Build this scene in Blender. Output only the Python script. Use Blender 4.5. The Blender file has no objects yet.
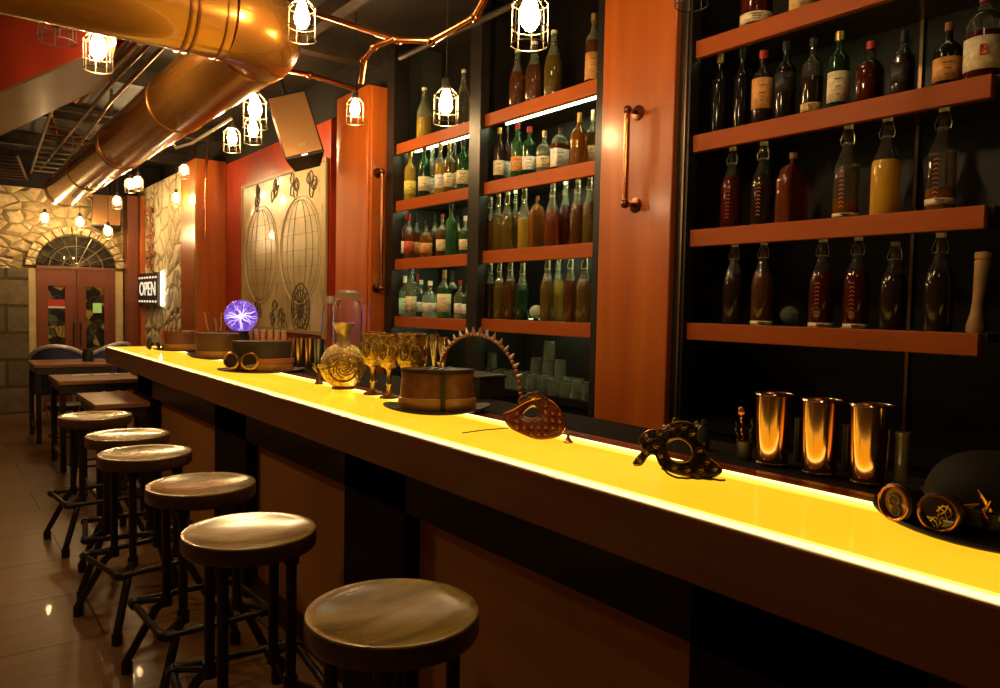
import bpy, bmesh, math, random
from mathutils import Vector, Matrix
random.seed(7)
C = bpy.context.scene.collection
PI = math.pi
# ---------------------------------------------------------------- camera
F, H = 751., 1.47
YAW, PITCH, ROLL = .6518, .0494, .0204
_f = Vector((math.sin(YAW)*math.cos(PITCH), math.cos(YAW)*math.cos(PITCH), -math.sin(PITCH)))
_r = Vector((math.cos(YAW), -math.sin(YAW), 0)); _u = _r.cross(_f)
_R = _r*math.cos(ROLL)+_u*math.sin(ROLL)
_U = _u*math.cos(ROLL)-_r*math.sin(ROLL)
def ray(px, py): return _R*((px-500)/F) - _U*((py-344)/F) + _f
def onX(px, py, x):
    d = ray(px, py); return d*(x/d.x)+Vector((0, 0, H))
def onY(px, py, y):
    d = ray(px, py); return d*(y/d.y)+Vector((0, 0, H))
def onZ(px, py, z):
    d = ray(px, py); return d*((z-H)/d.z)+Vector((0, 0, H))
def at(px, py, dist): return ray(px, py)*dist+Vector((0, 0, H))
def pr(p):
    v = Vector(p)-Vector((0, 0, H)); c = v.dot(_f)
    return 500+F*v.dot(_R)/c, 344-F*v.dot(_U)/c
def depth(p): return (Vector(p)-Vector((0, 0, H))).dot(_f)
def solve_y(px, x, z):          # the Y on the line X=x, Z=z seen at column px
    lo, hi = .3, 14.
    for _ in range(40):
        m = (lo+hi)/2
        if pr((x, m, z))[0] > px: lo = m
        else: hi = m
    return lo
def height_to(p, ytop):         # height above p that reaches picture row ytop
    b = Vector(p); lo, hi = 0., 1.5
    for _ in range(40):
        m = (lo+hi)/2
        if pr(b+Vector((0, 0, m)))[1] > ytop: lo = m
        else: hi = m
    return lo
cd = bpy.data.cameras.new('camera'); cam = bpy.data.objects.new('camera', cd); C.objects.link(cam)
m = Matrix.Identity(4)
for i, v in enumerate((_R, _U, -_f)):
    for j in range(3): m[j][i] = v[j]
m.translation = (0, 0, H)
cam.matrix_world = m
cd.sensor_width = 36; cd.lens = F*36/1000; cd.clip_start = .05
bpy.context.scene.camera = cam
# ---------------------------------------------------------------- materials
MATS = {}
def nodes(name):
    mt = bpy.data.materials.new(name); mt.use_nodes = True
    nt = mt.node_tree; b = nt.nodes['Principled BSDF']
    return mt, nt, b
def mat(name, col, rough=.5, metal=0, trans=0, emis=0, ecol=None, ior=1.45, coat=0, spec=.5, noise=0, nscale=8., bump=0, alpha=1):
    if name in MATS: return MATS[name]
    mt, nt, b = nodes(name)
    b.inputs['Base Color'].default_value = (*col, 1)
    b.inputs['Roughness'].default_value = rough
    b.inputs['Metallic'].default_value = metal
    b.inputs['Transmission Weight'].default_value = trans
    b.inputs['IOR'].default_value = ior
    b.inputs['Coat Weight'].default_value = coat
    b.inputs['Specular IOR Level'].default_value = spec
    b.inputs['Alpha'].default_value = alpha
    if emis:
        b.inputs['Emission Color'].default_value = (*(ecol or col), 1)
        b.inputs['Emission Strength'].default_value = emis
    if noise or bump:
        tc = nt.nodes.new('ShaderNodeTexCoord'); n = nt.nodes.new('ShaderNodeTexNoise')
        n.inputs['Scale'].default_value = nscale; n.inputs['Detail'].default_value = 5
        nt.links.new(tc.outputs['Object'], n.inputs['Vector'])
        if noise:
            r = nt.nodes.new('ShaderNodeValToRGB')
            r.color_ramp.elements[0].position = .3; r.color_ramp.elements[1].position = .7
            r.color_ramp.elements[0].color = (*[c*(1-noise) for c in col], 1)
            r.color_ramp.elements[1].color = (*[min(1, c*(1+noise)) for c in col], 1)
            nt.links.new(n.outputs['Fac'], r.inputs['Fac']); nt.links.new(r.outputs['Color'], b.inputs['Base Color'])
        if bump:
            bp = nt.nodes.new('ShaderNodeBump'); bp.inputs['Strength'].default_value = bump; bp.inputs['Distance'].default_value = .01
            nt.links.new(n.outputs['Fac'], bp.inputs['Height']); nt.links.new(bp.outputs['Normal'], b.inputs['Normal'])
    MATS[name] = mt; return mt
def wood(name, c1, c2, rough=.3, scale=(30, 30, 1.5), coat=.3, dist=3., contrast=(.3, .7), spec=.5):
    if name in MATS: return MATS[name]
    mt, nt, b = nodes(name); N = nt.nodes.new; L = nt.links.new
    tc = N('ShaderNodeTexCoord'); mp = N('ShaderNodeMapping'); mp.inputs['Scale'].default_value = scale
    n = N('ShaderNodeTexNoise'); n.inputs['Scale'].default_value = 1; n.inputs['Detail'].default_value = 6; n.inputs['Distortion'].default_value = dist*.2
    r = N('ShaderNodeValToRGB'); e = r.color_ramp.elements
    e[0].position, e[1].position = contrast; e[0].color = (*c1, 1); e[1].color = (*c2, 1)
    L(tc.outputs['Object'], mp.inputs['Vector']); L(mp.outputs['Vector'], n.inputs['Vector'])
    L(n.outputs['Fac'], r.inputs['Fac']); L(r.outputs['Color'], b.inputs['Base Color'])
    b.inputs['Roughness'].default_value = rough; b.inputs['Coat Weight'].default_value = coat; b.inputs['Coat Roughness'].default_value = .15; b.inputs['Specular IOR Level'].default_value = spec
    MATS[name] = mt; return mt
def stone(name, cols, scale, mortar=(.25, .18, .09), edge=.06, bump=.9, flat=(1, 1, 1), rough=.75):
    mt, nt, b = nodes(name); N = nt.nodes.new; L = nt.links.new
    tc = N('ShaderNodeTexCoord'); mp = N('ShaderNodeMapping'); mp.inputs['Scale'].default_value = [scale*f for f in flat]
    nz = N('ShaderNodeTexNoise'); nz.inputs['Scale'].default_value = 2.5; nz.inputs['Detail'].default_value = 4
    ad = N('ShaderNodeVectorMath'); ad.operation = 'MULTIPLY_ADD'; ad.inputs[1].default_value = (.5, .5, .5)
    v = N('ShaderNodeTexVoronoi'); v.feature = 'DISTANCE_TO_EDGE'; v.inputs['Scale'].default_value = 1; v.inputs['Randomness'].default_value = .9
    v2 = N('ShaderNodeTexVoronoi'); v2.feature = 'F1'; v2.inputs['Scale'].default_value = 1; v2.inputs['Randomness'].default_value = .9
    L(tc.outputs['Object'], mp.inputs['Vector']); L(tc.outputs['Object'], nz.inputs['Vector'])
    L(nz.outputs['Color'], ad.inputs[0]); L(mp.outputs['Vector'], ad.inputs[2])
    L(ad.outputs['Vector'], v.inputs['Vector']); L(ad.outputs['Vector'], v2.inputs['Vector'])
    sp = N('ShaderNodeSeparateColor'); L(v2.outputs['Color'], sp.inputs['Color'])
    r = N('ShaderNodeValToRGB'); els = r.color_ramp.elements
    while len(els) < len(cols): els.new(.5)
    for i, c in enumerate(cols): els[i].position = i/(len(cols)-1); els[i].color = (*c, 1)
    L(sp.outputs['Red'], r.inputs['Fac'])
    n2 = N('ShaderNodeTexNoise'); n2.inputs['Scale'].default_value = 22; n2.inputs['Detail'].default_value = 6
    L(tc.outputs['Object'], n2.inputs['Vector'])
    mx0 = N('ShaderNodeMix'); mx0.data_type = 'RGBA'; mx0.blend_type = 'OVERLAY'; mx0.inputs['Factor'].default_value = .6
    L(r.outputs['Color'], mx0.inputs['A']); L(n2.outputs['Fac'], mx0.inputs['B'])
    rr = N('ShaderNodeMapRange'); rr.inputs['From Min'].default_value = edge*.3; rr.inputs['From Max'].default_value = edge
    L(v.outputs['Distance'], rr.inputs['Value'])
    mx = N('ShaderNodeMix'); mx.data_type = 'RGBA'; mx.inputs['A'].default_value = (*mortar, 1)
    L(rr.outputs['Result'], mx.inputs['Factor']); L(mx0.outputs['Result'], mx.inputs['B']); L(mx.outputs['Result'], b.inputs['Base Color'])
    h = N('ShaderNodeMapRange'); h.inputs['From Max'].default_value = .25
    L(v.outputs['Distance'], h.inputs['Value'])
    m2 = N('ShaderNodeMath'); m2.operation = 'MULTIPLY_ADD'; m2.inputs[1].default_value = .25
    L(n2.outputs['Fac'], m2.inputs[0]); L(h.outputs['Result'], m2.inputs[2])
    bp = N('ShaderNodeBump'); bp.inputs['Strength'].default_value = bump; bp.inputs['Distance'].default_value = .05
    L(m2.outputs['Value'], bp.inputs['Height']); L(bp.outputs['Normal'], b.inputs['Normal'])
    b.inputs['Roughness'].default_value = rough
    return mt
def brick(name, c1, c2, mortar, w, h, ms=.02, rough=.4, rot=0, bump=.4, offset=.5, streak=0, axes=None, coat=0):
    mt, nt, b = nodes(name); N = nt.nodes.new; L = nt.links.new
    tc = N('ShaderNodeTexCoord'); mp = N('ShaderNodeMapping'); mp.inputs['Rotation'].default_value = axes or (0, 0, rot)
    br = N('ShaderNodeTexBrick'); br.inputs['Scale'].default_value = 1; br.inputs['Brick Width'].default_value = w; br.inputs['Row Height'].default_value = h
    br.inputs['Mortar Size'].default_value = ms; br.inputs['Color1'].default_value = (*c1, 1); br.inputs['Color2'].default_value = (*c2, 1); br.inputs['Mortar'].default_value = (*mortar, 1)
    br.offset = offset
    L(tc.outputs['Object'], mp.inputs['Vector']); L(mp.outputs['Vector'], br.inputs['Vector'])
    mp2 = N('ShaderNodeMapping'); mp2.inputs['Scale'].default_value = (2, 26, 2) if streak else (9, 9, 9)
    n = N('ShaderNodeTexNoise'); n.inputs['Scale'].default_value = 1; n.inputs['Detail'].default_value = 6; n.inputs['Distortion'].default_value = .8
    L(mp.outputs['Vector'], mp2.inputs['Vector']); L(mp2.outputs['Vector'], n.inputs['Vector'])
    r = N('ShaderNodeMapRange'); r.inputs['To Min'].default_value = .45; r.inputs['To Max'].default_value = 1.5; L(n.outputs['Fac'], r.inputs['Value'])
    mx = N('ShaderNodeMix'); mx.data_type = 'RGBA'; mx.blend_type = 'MULTIPLY'; mx.inputs['Factor'].default_value = 1
    L(br.outputs['Color'], mx.inputs['A']); L(r.outputs['Result'], mx.inputs['B']); L(mx.outputs['Result'], b.inputs['Base Color'])
    bp = N('ShaderNodeBump'); bp.inputs['Strength'].default_value = bump; bp.inputs['Distance'].default_value = .01; bp.invert = True
    L(br.outputs['Fac'], bp.inputs['Height']); L(bp.outputs['Normal'], b.inputs['Normal'])
    b.inputs['Roughness'].default_value = rough; b.inputs['Coat Weight'].default_value = coat
    return mt
W_PILLAR = wood('orange_wood', (.40, .082, .006), (.56, .135, .012), .34, (9, 9, .6), .2)
W_FASCIA = wood('shelf_wood', (.32, .062, .006), (.42, .092, .010), .5, (12, 1.2, 12), 0, spec=.2)
W_BAR = wood('bar_wood', (.20, .068, .016), (.26, .092, .022), .32, (20, 1.5, 20), .3)
W_PANEL = wood('bar_panel_wood', (.50, .21, .045), (.60, .26, .055), .45, (3, 3, .6), .15)
W_SEAT = wood('seat_wood', (.18, .108, .022), (.40, .265, .055), .2, (3, 16, 5), .5, contrast=(.35, .65))
W_SEDGE = wood('seat_wood_shaded', (.06, .028, .009), (.11, .055, .018), .3, (16, 16, 5), .3)  # darker copy of the seat wood, shade of the sides put into its colour
W_TABLE = wood('table_wood', (.26, .11, .04), (.36, .16, .06), .3, (2, 25, 8), .3)
W_DOOR = wood('door_wood', (.17, .036, .008), (.23, .052, .011), .35, (14, 14, 1), .2)
W_RAIL = wood('rail_wood', (.22, .03, .008), (.30, .045, .012), .25, (20, 1.5, 20), .4)
BLACKPOST = mat('black_post', (.018, .014, .011), .35, noise=.3)
DARK = mat('dark_recess', (.010, .008, .006), .3)
DARKM = mat('dark_matte', (.011, .008, .006), .8, noise=.4, nscale=3)
CEIL = mat('ceiling_black', (.020, .015, .010), .6, noise=.4, nscale=2)
BEAM = mat('beam_black', (.040, .030, .020), .5, noise=.3)
REDWALL = mat('red_plaster', (.46, .045, .014), .45, noise=.15, nscale=2.5)
REDPANEL = mat('red_panel', (.50, .055, .016), .35, noise=.1)
BEIGE = mat('soffit_laminate', (.24, .14, .07), .28, noise=.2, nscale=1.5)
COPPERDUCT = mat('copper_duct', (.58, .25, .04), .27, metal=.7, noise=.10, nscale=3, coat=.5)
COPPER = mat('copper_pipe', (.60, .22, .09), .25, metal=1)
BRASSROD = mat('brass_rod', (.55, .40, .22), .3, metal=1)
STEEL = mat('shaker_steel', (.75, .68, .58), .16, metal=1)
DSTEEL = mat('dark_steel', (.10, .085, .07), .35, metal=.8)
PIPEBLK = mat('black_pipe', (.05, .04, .03), .35, metal=.7)
WIRE = mat('cage_wire', (.22, .18, .12), .35, metal=.8)
SOCKET = mat('socket_black', (.02, .018, .015), .5)
GLASS = mat('clear_glass', (.95, .97, .93), .03, trans=1)
BULB = mat('bulb_glow', (1, .75, .4), .3, emis=230, ecol=(1, .66, .29))
def bar_glow():
    mt, nt, b = nodes('lit_bar_glass'); N = nt.nodes.new; L = nt.links.new
    tc = N('ShaderNodeTexCoord'); n = N('ShaderNodeTexNoise'); n.inputs['Scale'].default_value = 1.6; n.inputs['Detail'].default_value = 4
    L(tc.outputs['Object'], n.inputs['Vector'])
    r = N('ShaderNodeValToRGB'); r.color_ramp.elements[0].position = .35; r.color_ramp.elements[1].position = .65
    r.color_ramp.elements[0].color = (1, .54, .012, 1); r.color_ramp.elements[1].color = (1, .63, .025, 1)
    L(n.outputs['Fac'], r.inputs['Fac']); L(r.outputs['Color'], b.inputs['Emission Color'])
    b.inputs['Emission Strength'].default_value = 1.02; b.inputs['Base Color'].default_value = (.5, .3, .04, 1)
    b.inputs['Roughness'].default_value = .12
    return mt
GLOW = bar_glow()
GLOWEDGE = mat('lit_bar_edge', (.8, .7, .4), .2, emis=3.0, ecol=(1, .72, .22))
GLOWMID = mat('lit_bar_falloff', (.8, .7, .4), .2, emis=1.5, ecol=(1, .72, .10))  # glow falloff from the edges, painted as stepped emission bands
LED = mat('led_strip_cool', (.8, 1, .85), .4, emis=18, ecol=(.88, 1, .52))
LEDR = mat('led_strip_dim', (.8, 1, .85), .4, emis=5, ecol=(.72, 1, .42))
LEDW = mat('led_strip_weak', (.8, 1, .8), .4, emis=1.6, ecol=(.95, .9, .45))
LEDB = mat('led_strip_base', (.8, 1, .85), .4, emis=1.3, ecol=(.75, 1, .55))
# ---------------------------------------------------------------- mesh helpers
def BM(): return bmesh.new()
def box(bm, lo, hi):
    vs = [bm.verts.new((x, y, z)) for x in (lo[0], hi[0]) for y in (lo[1], hi[1]) for z in (lo[2], hi[2])]
    for f in ((0, 1, 3, 2), (4, 6, 7, 5), (0, 4, 5, 1), (2, 3, 7, 6), (0, 2, 6, 4), (1, 5, 7, 3)):
        bm.faces.new([vs[i] for i in f])
    return bm
def superc(n, seg, dy=1.):
    out = []
    for i in range(seg):
        a = 2*PI*(i+.5)/seg; c, s = math.cos(a), math.sin(a)
        out.append((math.copysign(abs(c)**(2/n), c), dy*math.copysign(abs(s)**(2/n), s)))
    return out
def lathe(bm, prof, c=(0, 0, 0), seg=20, n=2., dy=1., cap=True, mat4=None):
    sec = superc(n, seg, dy); rings = []
    M4 = mat4 or Matrix.Translation(c)
    for r, z in prof:
        if r < 1e-5: rings.append([bm.verts.new(M4 @ Vector((0, 0, z)))])
        else: rings.append([bm.verts.new(M4 @ Vector((x*r, y*r, z))) for x, y in sec])
    for a, b in zip(rings, rings[1:]):
        if len(a) == 1 and len(b) == 1: continue
        for i in range(seg):
            j = (i+1) % seg
            if len(a) == 1: bm.faces.new((a[0], b[j], b[i]))
            elif len(b) == 1: bm.faces.new((a[i], a[j], b[0]))
            else: bm.faces.new((a[i], a[j], b[j], b[i]))
    if cap:
        if len(rings[0]) > 1: bm.faces.new(rings[0][::-1])
        if len(rings[-1]) > 1: bm.faces.new(rings[-1])
    return bm
def tube(bm, pts, r, seg=8, closed=False):
    pts = [Vector(p) for p in pts]; n = len(pts); rings = []
    prev = None
    for i, p in enumerate(pts):
        if closed: t = pts[(i+1) % n]-pts[i-1]
        else: t = pts[min(i+1, n-1)]-pts[max(i-1, 0)]
        t.normalize()
        if prev is None:
            a = t.orthogonal().normalized()
        else:
            a = (prev-t*prev.dot(t)).normalized()
        prev = a; b = t.cross(a)
        rr = r[i] if isinstance(r, (list, tuple)) else r
        rings.append([bm.verts.new(p+(a*math.cos(2*PI*k/seg)+b*math.sin(2*PI*k/seg))*rr) for k in range(seg)])
    rng = range(n) if closed else range(n-1)
    for i in rng:
        A, B = rings[i], rings[(i+1) % n]
        off = 0
        if closed and i == n-1:
            off = min(range(seg), key=lambda o: (A[0].co-B[o].co).length)
        for k in range(seg):
            bm.faces.new((A[k], A[(k+1) % seg], B[(k+1+off) % seg], B[(k+off) % seg]))
    if not closed:
        bm.faces.new(rings[0][::-1]); bm.faces.new(rings[-1])
    return bm
def cyl(bm, a, b, r, seg=12): return tube(bm, [a, b], r, seg)
def arc_pts(c, u, v, r, a0, a1, n):
    c, u, v = Vector(c), Vector(u), Vector(v)
    return [c+(u*math.cos(a0+(a1-a0)*i/n)+v*math.sin(a0+(a1-a0)*i/n))*r for i in range(n+1)]
def ball(bm, c, r, su=14, sv=8, sc=(1, 1, 1)):
    M4 = Matrix.Translation(c) @ Matrix.Diagonal((*sc, 1))
    return lathe(bm, [(r*math.sin(PI*i/sv), -r*math.cos(PI*i/sv)) for i in range(sv+1)], seg=su, cap=False, mat4=M4)
def obj(name, bm, mt, parent=None, smooth=True, bevel=0, solid=0):
    me = bpy.data.meshes.new(name)
    bmesh.ops.recalc_face_normals(bm, faces=bm.faces[:])
    bm.to_mesh(me); bm.free()
    o = bpy.data.objects.new(name, me); C.objects.link(o); me.materials.append(mt)
    if smooth:
        me.polygons.foreach_set('use_smooth', [True]*len(me.polygons))
        me.set_sharp_from_angle(angle=math.radians(38))
    if bevel:
        b = o.modifiers.new('bevel', 'BEVEL'); b.width = bevel; b.segments = 2; b.limit_method = 'ANGLE'
    if solid:
        s = o.modifiers.new('solid', 'SOLIDIFY'); s.thickness = solid; s.offset = 0
    if parent: o.parent = parent
    return o
def tag(o, label, cat, group=None):
    o['label'] = label; o['category'] = cat
    if group: o['group'] = group
    return o
def thing(name, label, cat, loc=(0, 0, 0), rz=0, group=None):
    o = bpy.data.objects.new(name, None); C.objects.link(o); o.location = loc; o.rotation_euler = (0, 0, rz)
    return tag(o, label, cat, group)
def struct(name, bm, mt, parent=None, **k):
    o = obj(name, bm, mt, parent, **k)
    if not parent: o['kind'] = 'structure'
    return o
def dup(root, loc, rz=None, label=None):
    r = root.copy(); C.objects.link(r); r.location = loc
    if rz is not None: r.rotation_euler = (0, 0, rz)
    if label: r['label'] = label
    for ch in list(root.children):
        c = ch.copy(); C.objects.link(c); c.parent = r
        for g in ch.children:
            d = g.copy(); C.objects.link(d); d.parent = c
    return r
def outline(bm, outer, holes, to3, bulge=0, cuts=2):     # filled outline with holes; to3 maps (u, v, w) to 3-D
    def loop(pts):
        vs = [bm.verts.new((p[0], p[1], 0)) for p in pts]
        return [bm.edges.new((vs[i], vs[(i+1) % len(vs)])) for i in range(len(vs))]
    es = loop(outer)
    for h in holes: es += loop(h)
    bmesh.ops.triangle_fill(bm, use_beauty=True, use_dissolve=False, edges=es)
    if cuts: bmesh.ops.subdivide_edges(bm, edges=bm.edges[:], cuts=cuts, use_grid_fill=True)
    for v in bm.verts:
        u, w = v.co.x, v.co.y
        v.co = to3(u, w, bulge(u, w) if bulge else 0)
    return bm
def smooth_loop(pts, k=4):      # closed Catmull-Rom
    out = []; n = len(pts)
    for i in range(n):
        p0, p1, p2, p3 = [pts[(i+j-1) % n] for j in range(4)]
        for s in range(k):
            t = s/k
            out.append(tuple(.5*((2*p1[a])+(-p0[a]+p2[a])*t+(2*p0[a]-5*p1[a]+4*p2[a]-p3[a])*t*t+(-p0[a]+3*p1[a]-3*p2[a]+p3[a])*t**3) for a in (0, 1)))
    return out
def text_mesh(name, s, size, mt, parent, M4, depth_=.002):
    cu = bpy.data.curves.new('t', 'FONT'); cu.body = s; cu.size = size; cu.extrude = depth_; cu.align_x = 'CENTER'; cu.align_y = 'CENTER'
    t = bpy.data.objects.new('t', cu); C.objects.link(t)
    bpy.context.view_layer.update()
    me = bpy.data.meshes.new_from_object(t.evaluated_get(bpy.context.evaluated_depsgraph_get()))
    bpy.data.objects.remove(t); me.materials.clear(); me.materials.append(mt); me.transform(M4)
    o = bpy.data.objects.new(name, me); C.objects.link(o)
    if parent: o.parent = parent
    return o
# ---------------------------------------------------------------- the room
CZ = 3.3
FLOOR_M = brick('floor_tiles', (.25, .125, .042), (.19, .09, .03), (.05, .028, .012), 1.2, .6, .006, rough=.36, rot=.0, bump=.3, streak=1, coat=.05)
struct('floor', box(BM(), (-2., -2., -.1), (4.4, 11.9, 0)), FLOOR_M)
struct('ceiling', box(BM(), (-2., -2., CZ), (4.4, 11.9, CZ+.1)), CEIL)
struct('wall_left', box(BM(), (-2.0, -2., 0), (-1.9, 11.9, CZ)), mat('left_wall_brown', (.16, .095, .045), .6, noise=.3))
struct('wall_back', box(BM(), (-1.9, -2., 0), (4.4, -1.9, CZ)), mat('rear_wall_brown', (.10, .045, .02), .6))
END_STONE = stone('rubble_stone', [(.52, .37, .17), (.66, .50, .26), (.58, .43, .21), (.74, .60, .34)], 4.6, mortar=(.36, .26, .12), edge=.05, flat=(1, 1, 1.7))
struct('wall_end', box(BM(), (-1.9, 11.3, 0), (2.6, 11.4, 2.86)), END_STONE)
struct('wall_end_upper', box(BM(), (-1.9, 11.3, 2.86), (2.6, 11.4, CZ)), DARKM)
# wall on the right: red plaster with the map, black above; cabinet niche further on
struct('wall_right', box(BM(), (2.6, 5.7, 0), (2.7, 8.4, 2.95)), REDPANEL)
struct('wall_right_upper', box(BM(), (2.6, 4.75, 2.95), (2.7, 11.4, CZ)), DARKM)
SIDE_STONE = stone('cladding_stone', [(.56, .46, .26), (.72, .62, .38), (.62, .52, .31), (.78, .70, .46)], 4.2, mortar=(.26, .19, .10), edge=.05, bump=.8)
struct('wall_right_stone', box(BM(), (2.33, 8.95, 0), (2.6, 11.3, 2.95)), SIDE_STONE)
b = BM(); box(b, (3.0, -1.9, 0), (3.1, 4.75, CZ)); struct('wall_niche', b, mat('niche_back', (.014, .011, .008), .4, spec=.3))
struct('wall_niche_side', box(BM(), (2.62, 4.70, 0), (3.1, 4.78, CZ)), mat('niche_side', (.05, .055, .04), .5))
struct('wall_near_side', box(BM(), (2.6, -1.9, 0), (3.0, .86, CZ)), mat('niche_black', (.008, .007, .006), .5))
# upper header above the cabinets
b = BM()
for x, y0, y1 in ((2.66, 2.15, 4.7),):
    pass
b.free()
# pilaster where the stone begins, and the one in the far corner
p = struct('trim_1', box(BM(), (2.28, 8.37, 0), (2.6, 8.95, 2.98)), W_PILLAR, bevel=.006)
struct('trim_edge', box(BM(), (2.272, 8.362, 0), (2.30, 8.39, 2.97)), mat('trim_gold', (.5, .22, .05), .25, metal=.4))
p = struct('trim_2', box(BM(), (2.13, 11.02, 0), (2.27, 11.3, 2.85)), W_DOOR, bevel=.006)
struct('trim_3', box(BM(), (2.275, 10.92, 0), (2.33, 11.3, 2.85)), W_PILLAR, bevel=.004)
CX = onY(367, 200, 4.80).x
struct('trim_4', box(BM(), (CX, 4.80, 0), (2.6, solve_y(336, CX, 2.3), 3.0)), W_PILLAR, bevel=.006)
def pipe_handle(parent, x, y, z0, z1, s=1., turn=0):
    before = set(C.objects)
    b = BM()
    st = .07*s
    cyl(b, (x-st, y, z0), (x-st, y, z1), .014*s, 12); o = obj('handle', b, COPPER, parent)
    for z in (z0, z1):
        b = BM(); tube(b, [(x, y, z), (x-st*.6, y, z)], .011*s, 10); lathe(b, [(0, 0), (.034*s, 0), (.034*s, .006), (.014*s, .012), (0, .012)], mat4=Matrix.Translation((x, y, z)) @ Matrix.Rotation(-PI/2, 4, 'Y'))
        ball(b, (x-st, y, z), .021*s); obj('handle_mount', b, mat('dark_copper', (.20, .07, .035), .3, metal=1), o)
    if turn:
        T = Matrix.Translation((x, y, 0)) @ Matrix.Rotation(turn, 4, 'Z') @ Matrix.Translation((-x, -y, 0))
        for ob in set(C.objects)-before: ob.data.transform(T)
d = struct('door_2', box(BM(), (CX+.012, 4.762, 0), (2.60, 4.797, 2.99)), W_PILLAR, bevel=.004)
h = onY(377.5, 173, 4.762); h2 = onY(376.5, 288, 4.762); pipe_handle(d, h.x, 4.762, h2.z, h.z, 1.0, PI/2)
d = struct('door_3', box(BM(), (2.55, 2.150, 0), (2.63, 2.585, 3.3)), W_PILLAR, bevel=.006)
ya = onX(637, 160, 2.55).y
pipe_handle(d, 2.55, ya, onX(630, 204, 2.5).z, onX(634, 110, 2.5).z, 1.0)
struct('trim_5', box(BM(), (2.58, 2.585, 0), (2.64, 2.655, CZ)), BLACKPOST)
struct('trim_14', box(BM(), (2.64, 2.585, 0), (3.0, 2.61, CZ)), BLACKPOST)
struct('trim_6', box(BM(), (2.58, 2.09, 0), (2.64, 2.150, CZ)), BLACKPOST)
struct('trim_15', box(BM(), (2.64, 2.125, 0), (3.0, 2.155, CZ)), BLACKPOST)
struct('trim_7', box(BM(), (2.57, 3.60, 0), (2.63, 3.71, CZ)), BLACKPOST)
struct('trim_16', box(BM(), (2.63, 3.68, 0), (3.0, 3.71, CZ)), BLACKPOST)
struct('trim_8', box(BM(), (2.58, 4.64, 0), (2.7, 4.74, CZ)), BLACKPOST)
struct('trim_9', box(BM(), (2.572, 2.105, .9), (2.579, 2.113, CZ)), mat('strip_bronze', (.22, .12, .06), .3, metal=.8))
ys = solve_y(912, 2.98, 1.79)
struct('trim_10', box(BM(), (2.985, ys-.006, 1.0), (2.998, ys+.006, CZ)), mat('strip_bronze', (0, 0, 0)))
# ---------------------------------------------------------------- end wall: arched door, fanlight
DY = 11.24
dl, dr = onY(36, 300, DY), onY(115, 300, DY); zt = onY(75, 270, DY).z
frame = thing('door_1', 'reddish brown double entrance door under a round fanlight in the stone end wall', 'door', ((dl.x+dr.x)/2, DY, 0))
frame['kind'] = 'structure'
wd = (dr.x-dl.x)/2
g1, g2 = [(onY(a, 330, DY).x-(dl.x+dr.x)/2) for a in (48, 65)], [(onY(a, 330, DY).x-(dl.x+dr.x)/2) for a in (86, 104)]
zg1 = onY(60, 286, DY).z
def leaf(x0, x1, gx):
    b = BM(); f, k = -.03, .03
    box(b, (x0, f, 0), (gx[0], k, zt)); box(b, (gx[1], f, 0), (x1, k, zt)); box(b, (gx[0], f, zg1), (gx[1], k, zt)); box(b, (gx[0], f, 0), (gx[1], k, .25))
    lf = obj('door_leaf', b, W_DOOR, frame, smooth=False)
    g = box(BM(), (gx[0], -.005, .25), (gx[1], .005, zg1))
    obj('door_pane', g, STAIN, lf, smooth=False)
    b = BM()
    for q in range(5):
        zc = .4+q*.33
        if zc > zg1-.1: break
        tube(b, [Vector((sum(gx)/2+math.cos(a)*.07, -.012, zc+math.sin(a)*.11)) for a in [2*PI*i/16 for i in range(16)]], .006, 6, True)
        tube(b, [Vector((sum(gx)/2+math.cos(a)*.03, -.012, zc+math.sin(a)*.045)) for a in [2*PI*i/12 for i in range(12)]], .005, 6, True)
    obj('iron_scroll', b, DSTEEL, lf)
    return lf
def stained():
    mt, nt, b = nodes('door_glass'); N = nt.nodes.new; L = nt.links.new
    tc = N('ShaderNodeTexCoord'); v = N('ShaderNodeTexVoronoi'); v.inputs['Scale'].default_value = 11
    L(tc.outputs['Object'], v.inputs['Vector']); sp = N('ShaderNodeSeparateColor'); L(v.outputs['Color'], sp.inputs['Color'])
    r = N('ShaderNodeValToRGB'); r.color_ramp.interpolation = 'CONSTANT'
    cs = [(0, (.02, .018, .012)), (.45, (.20, .13, .03)), (.65, (.05, .05, .03)), (.8, (.45, .30, .08)), (.93, (.10, .12, .05))]
    while len(r.color_ramp.elements) < len(cs): r.color_ramp.elements.new(.5)
    for e, (p_, c) in zip(r.color_ramp.elements, cs): e.position = p_; e.color = (*c, 1)
    L(sp.outputs['Red'], r.inputs['Fac']); L(r.outputs['Color'], b.inputs['Base Color']); b.inputs['Roughness'].default_value = .12
    return mt
STAIN = stained()
l1 = leaf(-wd, -.004, g1); l2 = leaf(.004, wd, g2)
zs = onY(57, 304, DY).z
s = obj('notice', box(BM(), (g1[0]+.0, -.02, zs-.03), (g1[1]-.0, -.012, zs+.06)), mat('sign_red', (.55, .04, .03), .4), l1, smooth=False)
s['label'] = 'small red and white notice'
obj('notice_strip', box(BM(), (g1[0], -.024, zs-.055), (g1[1], -.021, zs-.03)), mat('sign_white', (.8, .75, .65), .4), l1, smooth=False)
s = obj('sticker', box(BM(), (g2[0]+.08, -.02, zs-.11), (g2[1]-.03, -.013, zs+.02)), mat('sticker_green', (.35, .55, .10), .4, emis=.3, ecol=(.5, .8, .2)), l2, smooth=False)
s['label'] = 'lit green and white sticker'
for xx in (-.04, .04):
    b = BM(); cyl(b, (xx, -.06, .85), (xx, -.06, 1.15), .01); cyl(b, (xx, -.06, .87), (xx, -.03, .87), .008); cyl(b, (xx, -.06, 1.13), (xx, -.03, 1.13), .008)
    obj('pull_handle', b, DSTEEL, l1 if xx < 0 else l2)
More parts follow.
